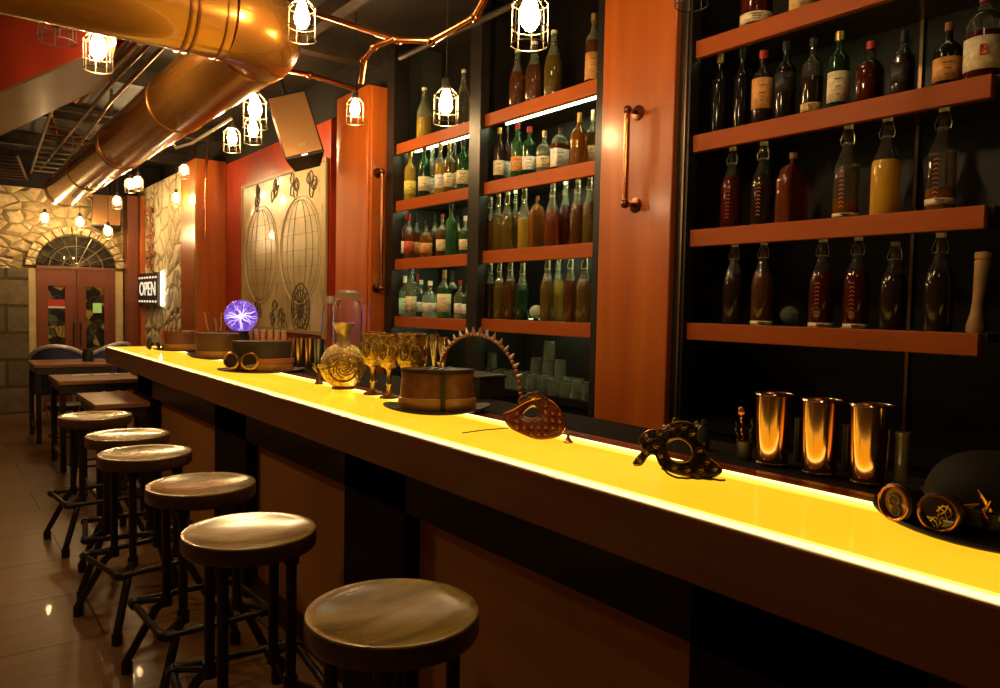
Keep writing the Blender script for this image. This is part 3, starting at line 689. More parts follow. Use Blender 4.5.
def bottle(bay, row, idx, total, px, ytop, kind, body, neck='clear', cap='white', lab=None, rpx=None, fill=None, x=2.685, n=2., dy=1., labz=(.14, .40), relief=False, logo=None):
    z = ROWZ[row]+RAISE[bay]; y = solve_y(px, x, z+.1); r_ = (rpx or 8)*depth((x, y, z))/F; y = max(REACH[bay][0]+r_+.004, min(REACH[bay][1]-r_-.004, y)); p_ = Vector((x, y, z)); h_ = height_to(p_, ytop)
    h_ = max(.16, min(.40, h_)); r = (rpx or 8)*depth(p_)/F*(F/math.hypot(F, px-500))**1.3
    prof = [(a*r, b_*h_) for a, b_ in SHAPES[kind]]
    fill = (fill if fill is not None else .62)*h_
    ordn = ['first', 'second', 'third', 'fourth', 'fifth', 'sixth', 'seventh', 'eighth', 'ninth', 'tenth'][idx]
    t = thing('bottle', '%s %s bottle, %s from the left, %s shelf, %s' % (CW.get(body, body), KW[kind], ordn, rown[row], bayn[bay]), 'bottle', p_, 0, 'bottles on the %s shelf of the %s' % (rown[row], bayn[bay]))
    lowp = [q for q in prof if q[1] < fill]+[(interp(prof, fill), fill)]
    upp = [(interp(prof, fill)*.995, fill)]+[q for q in prof if q[1] > fill]
    seg = 20 if n == 2 else 24
    obj('body', lathe(BM(), lowp, seg=seg, n=n, dy=dy), bodymat(body), t)
    NK = {'clear': 'dimclear' if bay == 'R' else 'pale'}.get(neck, neck)
    if upp[-1][1] > fill: obj('neck', lathe(BM(), upp, seg=seg, n=2 if n == 2 else 3, dy=dy if n != 2 else 1), bodymat(NK), t)
    zc = prof[-1][1]; rc = prof[-1][0]
    c_, ro, me_ = CAPS[cap]
    obj('cap', lathe(BM(), [(0, zc), (rc*1.02, zc), (rc*1.05, h_), (0, h_)] if kind != 'wine' and kind != 'gin' else [(0, zc-.04*h_), (rc*1.12, zc-.04*h_), (rc*1.08, h_), (0, h_)], seg=14), mat('cap_'+cap, c_, ro, metal=me_), t)
    if kind == 'flip':
        b = BM()
        for s_ in (-1, 1):
            tube(b, [(0, s_*rc*1.0, h_*.945), (0.0, s_*rc*1.35, h_*.90), (-.004, s_*rc*1.75, h_*.84), (-.002, s_*rc*1.5, h_*.79), (0, s_*rc*1.05, h_*.80)], .0014, 5)
        tube(b, [(math.cos(2*PI*i/12)*rc*1.08, math.sin(2*PI*i/12)*rc*1.08, h_*.80) for i in range(12)], .0018, 5, True)
        obj('wire_clasp', b, mat('clasp_wire', (.55, .45, .3), .3, metal=1), t)
    if lab:
        a, b_ = labz; rr = r*1.012
        bm_ = BM(); sec = superc(n, 28, dy); A, B = [], []
        # label wraps the camera side
        vdir = Vector((-p_.x, -p_.y, 0)).normalized()
        sel = [q for q in sec if Vector((q[0], q[1]/dy, 0)).normalized().dot(vdir) > .15]
        sel.sort(key=lambda q: math.atan2(vdir.x*q[1]-vdir.y*q[0], vdir.x*q[0]+vdir.y*q[1]))
        for q in sel: A.append(bm_.verts.new((q[0]*rr, q[1]*rr, a*h_))); B.append(bm_.verts.new((q[0]*rr, q[1]*rr, b_*h_)))
        for i in range(len(sel)-1): bm_.faces.new((A[i], A[i+1], B[i+1], B[i]))
        lo_ = obj('label', bm_, mat('label_'+lab, LABS[lab], .5, noise=.25, nscale=60), t, solid=.0012)
        q0 = vdir*r*1.03
        bm_ = BM()
        side = Vector((-vdir.y, vdir.x, 0))
        for k in range(3):       # lines of unreadable print as plain bars
            zz = (a+(b_-a)*(.75-.25*k))*h_; ww = r*(.35-.08*k)
            tube(bm_, [q0+side*ww+Vector((0, 0, zz)), q0*1.02+Vector((0, 0, zz)), q0-side*ww+Vector((0, 0, zz))], .0016, 4)
        if logo is None: obj('print_bars', bm_, mat('print_dark', (.12, .06, .03), .6), t)
        else:
            bm_.free()
            M4 = Matrix.Identity(4); side2 = -side
            for j in range(3): M4[j][0] = side2[j]*-1; M4[j][1] = (0, 0, 1)[j]; M4[j][2] = vdir[j]
            M4.translation = q0*1.0+Vector((0, 0, (a+b_)/2*h_+.004))
            if M4.to_3x3().determinant() < 0:
                for j in range(3): M4[j][0] *= -1
            text_mesh('label_letter', logo, h_*.17, mat('print_red', (.55, .05, .03), .5), t, M4, .003)
    if relief:          # raised vertical marks on the glass
        vdir = Vector((-p_.x, -p_.y, 0)).normalized(); vd = (vdir+Vector((0, .35, 0))).normalized()
        side = Vector((-vd.y, vd.x, 0)); bm_ = BM()
        for k in range(9):
            zz = (.12+.045*k)*h_; q0 = vd*r*1.01
            tube(bm_, [q0+side*.008+Vector((0, 0, zz)), q0*1.02+Vector((0, 0, zz+.006)), q0-side*.008+Vector((0, 0, zz))], .0022, 4)
        obj('relief_marks', bm_, mat('relief_red', (.5, .12, .06), .3), t)
    BSOLD.append(t); return t
def row(bay, rw, items):
    for i, it in enumerate(items): bottle(bay, rw, i, len(items), *it[:4], **(it[4] if len(it) > 4 else {}))
row('R', 4, [(757, -40, 'squat', 'darkred', dict(rpx=17, cap='gold', neck='dark', lab='cream', labz=(.06, .2))), (803, -46, 'gin', 'dark', dict(rpx=14, cap='gold', neck='dark', lab='gold', labz=(.05, .4)))])
row('R', 3, [
 (719, 55, 'wine', 'black', dict(rpx=9, cap='gold', neck='black')), (741, 49, 'wine', 'black', dict(rpx=8, cap='black', neck='black')),
 (762, 51, 'wine', 'dark', dict(rpx=11, cap='red', neck='dark', lab='orange', labz=(.22, .62))), (785, 42, 'wine', 'black', dict(rpx=11, cap='black', neck='black', lab='black', labz=(.35, .6))),
 (812, 39, 'wine', 'dark', dict(rpx=11.5, cap='black', lab='gold', labz=(.05, .16), fill=.5)), (838, 32, 'wine', 'dkgreen', dict(rpx=11.5, cap='gold', neck='dkgreen', lab='cream', labz=(.10, .48))),
 (870, 42, 'squat', 'darkred', dict(rpx=16, cap='red', n=3, dy=.8)), (903, 31, 'gin', 'dark', dict(rpx=13, cap='black', n=4, dy=.8, lab='black', labz=(.2, .5))),
 (948, 23, 'squat', 'black', dict(rpx=16, cap='brown', neck='dark', lab='orange', labz=(.10, .45))), (993, -14, 'gin', 'darkred', dict(rpx=22, cap='red', lab='cream', labz=(.10, .44), logo='B', fill=.5))])
row('R', 2, [
 (731, 147, 'flip', 'darkred', dict(rpx=11, relief=True)), (762, 142, 'flip', 'dark', dict(rpx=12, relief=True)), (792, 153, 'arch', 'red', dict(rpx=21, n=5, dy=.45, cap='brown', neck='red')),
 (846, 125, 'flip', 'amber', dict(rpx=14, fill=.22, relief=True, lab='cream', labz=(.02, .06))), (885, 117, 'flip', 'cloudy', dict(rpx=15.5, fill=.56)), (941, 107, 'flip', 'amber', dict(rpx=16.5, fill=.22, relief=True, lab='cream', labz=(.06, .12)))])
row('R', 1, [(733, 243, 'flip', 'dark', dict(rpx=11)), (762, 241, 'flip', 'brown', dict(rpx=11.5, lab='cream', labz=(.0, .05))), (821, 238, 'flip', 'darkred', dict(rpx=13, relief=True, lab='cream', labz=(.0, .05))),
 (856, 236, 'flip', 'darkred', dict(rpx=13.5, relief=True, lab='cream', labz=(.0, .05))), (893, 242, 'flip', 'dark', dict(rpx=14.5, cap='cork')), (938, 233, 'flip', 'dark', dict(rpx=16))])
row('A', 4, [(424, 88, 'flip', 'yellow', dict(rpx=7.5, fill=.42)), (463, 70, 'flip', 'dimclear', dict(rpx=6.5))])
row('B', 4, [(517, 50, 'flip', 'brown', dict(rpx=8)), (534, 42, 'flip', 'brown', dict(rpx=9)), (553, 31, 'flip', 'olive', dict(rpx=9)), (593, 14, 'wine', 'brown', dict(rpx=8, cap='gold', lab='orange', labz=(.08, .45)))])
row('A', 3, [(410, 151, 'wine', 'yellow', dict(rpx=6, cap='gold', neck='yellow', lab='yellow')), (424, 144, 'wine', 'dkgreen', dict(rpx=6, cap='red', neck='green', lab='cream')), (432, 144, 'wine', 'pale', dict(rpx=5.5, cap='white', lab='white', x=2.78)), (440, 144, 'wine', 'yellow', dict(rpx=5.5, cap='cork', lab='white')),
 (449, 143, 'wine', 'olive', dict(rpx=5.5, cap='gold', lab='cream')), (455, 137, 'wine', 'dark', dict(rpx=5.5, cap='black', neck='dark', lab='cream', x=2.78)), (463, 140, 'wine', 'green', dict(rpx=6.5, cap='black', neck='green', lab='cream')), (469, 150, 'wine', 'green', dict(rpx=4.5, cap='black', neck='green', lab='red', x=2.80))])
row('B', 3, [(499, 128, 'wine', 'dark', dict(rpx=6, cap='gold', neck='dark', lab='cream')), (507, 126, 'wine', 'darkred', dict(rpx=5.5, cap='black', neck='dark', lab='white', x=2.78)), (517, 123, 'wine', 'green', dict(rpx=6.5, cap='red', neck='green', lab='orange')), (529, 127, 'wine', 'dkgreen', dict(rpx=7, cap='red', neck='green', lab='white')),
 (544, 131, 'squat', 'pale', dict(rpx=8, cap='gold', lab='cream', fill=.5)), (560, 128, 'arch', 'brown', dict(rpx=10, n=6, dy=.6, cap='black', lab='white', labz=(.08, .5))), (579, 113, 'gin', 'amber', dict(rpx=7.5, cap='gold', n=4, neck='amber')), (592, 110, 'gin', 'olive', dict(rpx=5.5, cap='white', lab='cream', x=2.78))])
row('A', 2, [(402, 214, 'wine', 'dark', dict(rpx=5, cap='red', neck='dark', lab='white')), (409, 214, 'gin', 'red', dict(rpx=5, cap='red', lab='red')), (416, 215, 'gin', 'brown', dict(rpx=5, cap='black', lab='orange', x=2.78)), (426, 221, 'squat', 'amber', dict(rpx=6.5, cap='black', lab='orange')), (435, 215, 'gin', 'dark', dict(rpx=5.5, cap='black', x=2.78)),
 (442, 214, 'squat', 'brown', dict(rpx=6, cap='brown', lab='cream')), (451, 204, 'wine', 'green', dict(rpx=6, cap='black', neck='green')), (458, 216, 'gin', 'brown', dict(rpx=5, cap='black', x=2.78)), (465, 216, 'squat', 'green', dict(rpx=6, cap='white', lab='cream'))])
row('B', 2, [(490, 197, 'flip', 'brown', dict(rpx=5)), (498, 194, 'flip', 'olive', dict(rpx=6)), (507, 192, 'flip', 'olive', dict(rpx=6.5)), (515, 190, 'flip', 'brown', dict(rpx=5.5, x=2.78)), (524, 187, 'flip', 'yellow', dict(rpx=6.5, fill=.5)), (537, 196, 'arch', 'amber', dict(rpx=9.5, n=5, dy=.5, cap='brown', neck='amber')),
 (552, 184, 'flip', 'red', dict(rpx=7)), (565, 181, 'flip', 'darkred', dict(rpx=6.5, x=2.78)), (577, 180, 'flip', 'brown', dict(rpx=7)), (589, 176, 'flip', 'olive', dict(rpx=6.5))])
row('A', 1, [(403, 276, 'gin', 'aqua', dict(rpx=6.5, cap='white', lab='mint', labz=(.05, .45))), (411, 266, 'wine', 'pale', dict(rpx=5.5, cap='blue', lab='cream')), (417, 274, 'gin', 'amber', dict(rpx=4, cap='red', x=2.80)), (421, 280, 'squat', 'blue', dict(rpx=6, cap='white', lab='white', x=2.78)), (430, 281, 'squat', 'aqua', dict(rpx=7.5, cap='white', lab='white')),
 (444, 270, 'gin', 'green', dict(rpx=7, cap='cork', lab='cream', labz=(.12, .5))), (452, 271, 'wine', 'dark', dict(rpx=5.5, cap='black', x=2.78)), (460, 280, 'squat', 'pale', dict(rpx=6, cap='red', lab='white')), (467, 282, 'squat', 'blue', dict(rpx=5.5, cap='black', lab='white'))])
row('B', 1, [(490, 262, 'flip', 'dark', dict(rpx=5.5)), (499, 260, 'flip', 'olive', dict(rpx=6)), (510, 258, 'flip', 'brown', dict(rpx=6.5)), (522, 263, 'flip', 'dkgreen', dict(rpx=7, cap='cork')), (547, 256, 'flip', 'olive', dict(rpx=7)), (558, 256, 'flip', 'yellow', dict(rpx=6.5, x=2.78)), (570, 255, 'flip', 'brown', dict(rpx=7)), (584, 255, 'flip', 'olive', dict(rpx=8))])
# globes on the lowest shelves and the muddler
def on_shelf(px, row_, x=2.70):
    z = ROWZ[row_]+RAISE['R' if px > 600 else 'B']; return Vector((x, solve_y(px, x, z), z))
p_ = on_shelf(789, 1); r = 9*depth(p_)/F
t = thing('glass_globe', 'small clear glass globe between bottles on the right cabinet lowest shelf', 'globe', p_)
obj('globe', ball(BM(), (0, 0, r+.008), r, 20, 12), mat('globe_glass', (.6, .75, .65), .04, trans=.9), t); obj('stand', lathe(BM(), [(0, 0), (r*.5, 0), (r*.35, .012), (0, .012)], seg=16), GLASS, t)
p_ = on_shelf(536, 1); r = 7*depth(p_)/F
t = thing('glass_globe', 'small pale globe among flip-top bottles on the middle bay lowest shelf', 'globe', p_)
obj('globe', ball(BM(), (0, 0, r+.008), r, 20, 12), mat('globe_pale', (.55, .68, .48), .2, trans=.2), t); obj('stand', lathe(BM(), [(0, 0), (r*.5, 0), (r*.35, .012), (0, .012)], seg=16), GLASS, t)
p_ = on_shelf(974, 1, 2.70); hm = height_to(p_, 251)
mu = thing('wooden_muddler', 'turned wooden muddler leaning at the end of the right cabinet lowest shelf', 'muddler', p_); mu.rotation_euler = (.06, 0, 0)
obj('shaft', lathe(BM(), [(0, 0), (.024, 0), (.026, .02), (.018, .06), (.015, hm*.4), (.021, hm*.80), (.023, hm*.88)], seg=16), mat('muddler_wood', (.52, .30, .13), .5, noise=.2), mu)
obj('grip', lathe(BM(), [(.021, hm*.88), (.019, hm*.89), (.024, hm*.91), (.024, hm*.98), (0, hm)], seg=16), mat('muddler_wood', (0, 0, 0)), mu)
# ---------------------------------------------------------------- tumblers on the back counter
TG = mat('tumbler_glass', (.85, .92, .80), .04, trans=.94)
GL0 = None; gi = 0
def tumbler(px, py_base, x, z, label, r=.034, h_=.095):
    global GL0
    y = solve_y(px, x, z)
    if GL0 is None:
        GL0 = obj('tumbler', lathe(BM(), [(0, h_*.93), (r*.80, h_*.95), (r*.85, h_), (r*.90, h_), (r, .004), (r, 0), (r*.94, 0), (r*.82, h_*.88), (0, h_*.88)], seg=18, cap=False), TG)
        tag(GL0, label, 'glass', 'upturned tumblers on the back counter'); GL0.location = (x, y, z); return
    o = GL0.copy(); C.objects.link(o); o.location = (x, y, z); o['label'] = label
ords = ['first', 'second', 'third', 'fourth', 'fifth', 'sixth', 'seventh', 'eighth', 'ninth', 'tenth', 'eleventh', 'twelfth']
for i in range(11): tumbler(474+i*11.4, 0, 2.69, 1.0, 'upturned glass tumbler, %s from the left in the front counter row' % ords[i])
for i in range(10): tumbler(480+i*11.0, 0, 2.79, 1.0, 'upturned glass tumbler, %s from the left in the counter row behind' % ords[i])
for i, q in enumerate((482, 492, 536, 548, 560)): tumbler(q, 0, 2.73, 1.096, 'upturned tumbler stacked on others, %s from the left in the second tier' % ords[i])
tumbler(549, 0, 2.73, 1.192, 'single upturned tumbler at the very top of the stack')
# ---------------------------------------------------------------- shakers on the service ledge
LZ = BZ
sh0 = None
for i, (px, yt, nm) in enumerate(((772, 394, 'left one'), (819, 400, 'middle one'), (868, 405, 'right one'))):
    x = 1.76; y = solve_y(px, x, LZ); p_ = Vector((x, y, LZ)); h_ = height_to(p_, yt); r = .046
    t = thing('cocktail_shaker', 'shiny steel shaker tin, %s of the three on the ledge' % nm, 'shaker', p_, 0, 'shaker tins on the ledge')
    obj('tin', lathe(BM(), [(0, 0), (r*.82, 0), (r*.86, .008), (r*.89, h_*.25), (r*.97, h_*.97), (r*.97, h_), (r*.93, h_), (r*.90, h_*.9), (r*.7, .02), (0, .02)], seg=32, cap=False), mat('shaker_amber', (.80, .45, .20), .14, metal=1), t)
    obj('rim', tube(BM(), [(r*math.cos(2*PI*k/28), r*math.sin(2*PI*k/28), h_) for k in range(28)], .0028, 6, True), STEEL, t)
    obj('base_ring', tube(BM(), [(r*.87*math.cos(2*PI*k/28), r*.87*math.sin(2*PI*k/28), .008) for k in range(28)], .002, 6, True), STEEL, t)
for px, yt, x, r, lb in ((797, 418, 1.86, .010, 'thin steel bar spoon tube between the left and middle shakers'), (846, 425, 1.86, .012, 'slim steel tube between the middle and right shakers'), (900, 432, 1.80, .015, 'slim tall glass tube right of the shakers')):
    y = solve_y(px, x, LZ); p_ = Vector((x, y, LZ)); h_ = height_to(p_, yt)
    o = obj('bar_tube', lathe(BM(), [(0, 0), (r, 0), (r, h_*.9), (r*1.2, h_), (r*.9, h_), (r*.7, h_*.9), (r*.7, .01), (0, .01)], seg=14, cap=False), DSTEEL if r < .013 else mat('tube_glass', (.6, .5, .35), .08, trans=.7)); o.location = p_; tag(o, lb, 'bar tool')
# twisted spoons in a holder left of the shakers
y = solve_y(744, 1.76, LZ); t = thing('spoon_holder', 'dark holder with twisted bar spoons left of the shakers', 'holder', (1.76, y, LZ))
obj('cup', lathe(BM(), [(0, 0), (.02, 0), (.022, .05), (.019, .05), (.017, .005), (0, .005)], seg=14, cap=False), DSTEEL, t)
for k, (dx, dy_) in enumerate(((.0, .004), (.006, -.006), (-.004, .010))):
    b = BM()
    tube(b, [(dx+.0025*math.cos(q*1.3), dy_*(1+q*.12)+.0025*math.sin(q*1.3), .006+q*.0062) for q in range(20-k*2)], .003, 5)
    if k == 0: ball(b, (dx, dy_*3.6, .128), .011, 10, 6, (.5, 1, 1.3))
    obj('bar_spoon', b, DSTEEL if k else COPPER, t)
# small dark bottle behind the black mask
y = solve_y(703, 1.78, LZ); b = lathe(BM(), [(0, 0), (.018, 0), (.019, .055), (.012, .068), (.007, .075), (.007, .088), (0, .088)], seg=14)
o = obj('bitters_bottle', b, mat('bottle_teal', (.04, .06, .05), .1, trans=.4)); o.location = (1.78, y, LZ); tag(o, 'small dark bitters bottle behind the black filigree mask', 'bottle')
# ---------------------------------------------------------------- stools
def make_stool():
    t = thing('bar_stool', '', 'bar stool', (0, 0, 0), 0, 'pipe stools along the bar')
    R = .20
    b = lathe(BM(), [(0, .749), (.06, .750), (.12, .755), (R*.86, .764), (R*.94, .7685), (R*.985, .768), (R*.995, .764)], seg=48, cap=False)
    st_ = obj('seat', b, W_SEAT, t)
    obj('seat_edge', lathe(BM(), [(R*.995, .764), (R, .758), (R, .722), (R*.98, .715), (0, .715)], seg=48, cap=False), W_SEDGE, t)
    obj('seat_plate', lathe(BM(), [(0, .70), (.15, .70), (.15, .7145), (0, .7145)], seg=24), DSTEEL, t)
    for sx in (-1, 1):
        for sy in (-1, 1):
            a = .10
            b = tube(BM(), [(sx*a, sy*a, .70), (sx*a, sy*a, .35), (sx*a, sy*a, .30), (sx*(a+.03), sy*(a+.03), .265), (sx*.205, sy*.205, .075), (sx*.215, sy*.215, .05), (sx*.215, sy*.215, 0)], .0165, 10)
            lg = obj('leg', b, PIPEBLK, t)
            for (p0, p1, rr) in (((sx*a, sy*a, .28), (sx*a, sy*a, .33), .022), ((sx*.215, sy*.215, .0), (sx*.215, sy*.215, .05), .022), ((sx*a, sy*a, .675), (sx*a, sy*a, .699), .024)):
                obj('pipe_fitting' if rr < .023 and p0[2] > .1 else ('foot_cap' if p0[2] < .1 else 'flange'), cyl(BM(), p0, p1, rr, 10), PIPEBLK, lg)
    s_ = .20; z = .285
    for k in range(4):
        a = PI/2*k; c_, d_ = math.cos(a), math.sin(a)
        f = lambda x, y: (c_*x-d_*y, d_*x+c_*y, z)
        b = tube(BM(), [f(-s_+.02, -s_), f(s_-.02, -s_)], .013, 10)
        fr = obj('footrest_bar', b, PIPEBLK, t)
        b = BM(); tube(b, [f(s_-.045, -s_), f(s_-.01, -s_), f(s_, -s_+.01), f(s_, -s_+.045)], .019, 10); obj('elbow_fitting', b, PIPEBLK, fr)
    for sx, sy in ((-1, -1), (1, -1), (-1, 1), (1, 1)): obj('footrest_stay', cyl(BM(), (sx*.10, sy*.10, z+.02), (sx*.195, sy*.195, z), .011, 8), PIPEBLK, t)
    return t
st0 = make_stool()
spots = [((393, 609), .15, 'nearest round wooden pipe stool, its seat low at the bottom of the picture'), ((250, 529), -.1, 'round wooden pipe stool, second from the camera'), ((201.5, 483), .05, 'round wooden pipe stool, third from the camera'),
         ((145.5, 452), .2, 'round wooden pipe stool, fourth from the camera'), ((128, 434), -.15, 'round wooden pipe stool, fifth from the camera'), ((95.5, 415), .1, 'farthest round wooden pipe stool, beside the nearest small table')]
for i, (c, rz, lb) in enumerate(spots):
    q = onZ(*c, .768); q.z = 0
    if i == 0: st0.location = q; st0.rotation_euler = (0, 0, rz); st0['label'] = lb
    else: dup(st0, q, rz, lb)
# ---------------------------------------------------------------- tables beyond the stools
def table(x0, x1, y0, y1, z, label):
    t = thing('small_table', label, 'table', ((x0+x1)/2, (y0+y1)/2, 0), 0, 'small dark tables at the far end')
    w, d_ = (x1-x0)/2, (y1-y0)/2
    obj('tabletop', box(BM(), (-w, -d_, z-.035), (w, d_, z)), W_TABLE, t, smooth=False, bevel=.004)
    obj('apron', box(BM(), (-w+.02, -d_+.02, z-.10), (w-.02, d_-.02, z-.035)), DSTEEL, t, smooth=False)
    for sx in (-1, 1):
        for sy in (-1, 1):
            cx, cy = sx*(w-.035), sy*(d_-.035); obj('leg', box(BM(), (cx-.022, cy-.022, 0), (cx+.022, cy+.022, z-.10)), PIPEBLK, t, smooth=False)
    for sx in (-1, 1): obj('stretcher', box(BM(), (sx*(w-.035)-.015, -d_+.06, .12), (sx*(w-.035)+.015, d_-.06, .15)), PIPEBLK, t, smooth=False)
    return t
table(.87, 1.21, 5.53, 6.28, .77, 'nearest small wooden table with black legs, just past the stools')
table(.86, 1.5, 7.18, 7.82, .775, 'middle one of the three small wooden tables at the far end')
table(.84, 1.56, 8.72, 9.42, .80, 'farthest small wooden table, before the blue chairs')
# low stools by the tables
def low_stool(x, y, lb):
    t = thing('low_stool', lb, 'stool', (x, y, 0), 0, 'dark low stools around the small tables')
    obj('seat', lathe(BM(), [(0, .40), (.15, .40), (.16, .41), (.16, .445), (.15, .455), (0, .455)], seg=20), mat('stool_dark', (.05, .035, .025), .5), t)
    for a in range(4):
        c_, s_ = math.cos(a*PI/2+.7), math.sin(a*PI/2+.7)
        obj('leg', cyl(BM(), (c_*.11, s_*.11, .40), (c_*.16, s_*.16, 0), .013, 8), PIPEBLK, t)
    obj('ring', tube(BM(), [(math.cos(q*PI/8)*.145, math.sin(q*PI/8)*.145, .15) for q in range(16)], .009, 6, True), PIPEBLK, t)
low_stool(1.02, 6.75, 'dark low stool between the nearest and the middle small table')
low_stool(1.05, 8.25, 'dark low stool between the middle and the farthest small table')
for px, py, z, s_, lb in ((88, 361, .80, .055, 'dark little lantern on the farthest small table'), (123, 374, .775, .05, 'dark ashtray on the middle small table')):
    q = onZ(px, py, z); o = obj('table_candle' if px == 88 else 'ashtray', lathe(BM(), [(0, 0), (s_, 0), (s_*1.05, s_*1.3), (s_*.85, s_*1.3), (s_*.8, .01), (0, .01)] if px != 88 else [(0, 0), (s_, 0), (s_, s_*1.6), (s_*.5, s_*2.4), (0, s_*2.4)], seg=14, cap=False), SOCKET); o.location = q; tag(o, lb, 'lantern' if px == 88 else 'ashtray')
q = onZ(76, 375.5, .775)
for k in range(3):
    o = obj('folded_napkin', box(BM(), (-.07, -.04, 0), (.07, .04, .012)), mat('napkin', (.75, .72, .6), .7), smooth=False, bevel=.003); o.location = (q.x+.02+k*.17, q.y-.08, .776)
    tag(o, 'folded white napkin, %s from the left on the middle small table' % ords[k], 'napkin', 'napkins on the middle table')
# blue chairs
def blue_chair(x, y, rz, lb):
    t = thing('upholstered_chair', lb, 'chair', (x, y, 0), rz, 'blue upholstered chairs near the door')
    U = mat('blue_fabric', (.05, .055, .16), .6); W_ = mat('chair_frame', (.75, .72, .78), .3, metal=.3)
    obj('seat', lathe(BM(), [(0, .36), (.27, .36), (.29, .38), (.29, .44), (.26, .47), (0, .475)], seg=24, n=3), U, t)
    b = BM(); A = []
    n_ = 16
    for layer, rr in ((0, .30), (1, .25)):
        A.append([[b.verts.new((rr*math.cos(a), rr*math.sin(a), z)) for z in (.40, .55, .70+.20*max(0, math.sin(a)))] for a in [PI*(-.15)+PI*1.3*i/n_ for i in range(n_+1)]])
    for L_ in A:
        for i in range(n_):
            for k in range(2): b.faces.new((L_[i][k], L_[i+1][k], L_[i+1][k+1], L_[i][k+1]))
    for i in range(n_): b.faces.new((A[0][i][2], A[0][i+1][2], A[1][i+1][2], A[1][i][2])); b.faces.new((A[0][i][0], A[0][i+1][0], A[1][i+1][0], A[1][i][0]))
    for i in (0, n_):
        for k in range(2): b.faces.new((A[0][i][k], A[0][i][k+1], A[1][i][k+1], A[1][i][k]))
    bk = obj('backrest', b, U, t)
    obj('piping', tube(BM(), [(.30*math.cos(a), .30*math.sin(a), .72+.20*max(0, math.sin(a))) for a in [PI*(-.15)+PI*1.3*i/n_ for i in range(n_+1)]], .024, 8), W_, bk)
    for a in range(4):
        c_, s_ = math.cos(a*PI/2+PI/4), math.sin(a*PI/2+PI/4); obj('leg', tube(BM(), [(c_*.22, s_*.22, .37), (c_*.27, s_*.27, 0)], [.02, .012], 8), W_, t)
q = onY(61, 365, 10.1); blue_chair(q.x, 10.1, PI*.9, 'left blue upholstered chair with pale piping before the door')
q = onY(103, 365, 10.55); blue_chair(q.x, 10.55, -PI*.8, 'right blue upholstered chair with pale piping before the door')
# ---------------------------------------------------------------- things on the bar
BT = BZ
BRIM = mat('hat_felt', (.045, .024, .012), .55, noise=.3); LEA = mat('hat_leather', (.16, .055, .016), .32, noise=.35, nscale=25, bump=.15)
BAND = mat('hat_band', (.02, .012, .008), .45); GOLD = mat('antique_gold', (.55, .34, .12), .28, metal=1); GOLDD = mat('dark_gold', (.30, .13, .045), .32, metal=.9)
def hat(loc, rz, R, rw, rd, h_, curl, topr, mb, mc, label, crown='flat', name='top_hat', lift=0):
    t = thing(name, label, 'hat', loc, rz)
    b = BM(); n_ = 40; rings = []
    for q in (rw and 0, .33, .66, 1.):
        L_ = []
        for i in range(n_):
            a = 2*PI*i/n_; x0_, y0_ = rw*math.cos(a), rd*math.sin(a); x1_, y1_ = (rw+R)*math.cos(a), (rd+R)*math.sin(a)*.97
            k = abs(math.cos(a))**2*curl
            L_.append(b.verts.new((x0_+(x1_-x0_)*q*(1-.18*k/.05*q if curl else 1), y0_+(y1_-y0_)*q, .006+k*q*q)))
        rings.append(L_)
    for A, B in zip(rings, rings[1:]):
        for i in range(n_): b.faces.new((A[i], A[(i+1) % n_], B[(i+1) % n_], B[i]))
    br_ = obj('brim', b, mb, t, solid=.006)
    obj('brim_edge', tube(BM(), [tuple(v) for v in [(rings_co) for rings_co in EDGE(rw, rd, R, curl, n_)]], .0045, 6, True), BAND, br_)
    b = BM()
    if crown == 'flat':
        prof = [(1, .006), (.97, .02), (.95, h_*.35), (topr*.98, h_*.8), (topr, h_*.97), (topr*.985, h_), (topr*.8, h_*.992), (0, h_*.985)]
    else:
        prof = [(1, .006), (1, h_*.22)]+[(math.cos(a*PI/28)**.62 if a < 14 else 0, h_*(.22+.78*math.sin(a*PI/28))) for a in range(1, 15)]
    lathe(b, [(r_*rw, z) for r_, z in prof], seg=40, dy=rd/rw, cap=False)
    obj('crown', b, mc, t)
    lathe_b = lathe(BM(), [(rw*1.0, .008), (rw*1.012, .010), (rw*.992, .052), (rw*.97, .054)], seg=40, dy=rd/rw, cap=False)
    obj('hat_ribbon', lathe_b, mat('ribbon_satin_glow', (.45, .19, .04), .28) if crown == 'flat' else BAND, t)  # ribbon's orange is the reflected bar glow put into its colour
    return t
def EDGE(rw, rd, R, curl, n_):
    out = []
    for i in range(n_):
        a = 2*PI*i/n_; k = abs(math.cos(a))**2*curl
        x0_, x1_ = rw*math.cos(a), (rw+R)*math.cos(a)
        out.append((x0_+(x1_-x0_)*(1-.18*k/.05 if curl else 1), (rd+R)*math.sin(a)*.97, .006+k))
    return out
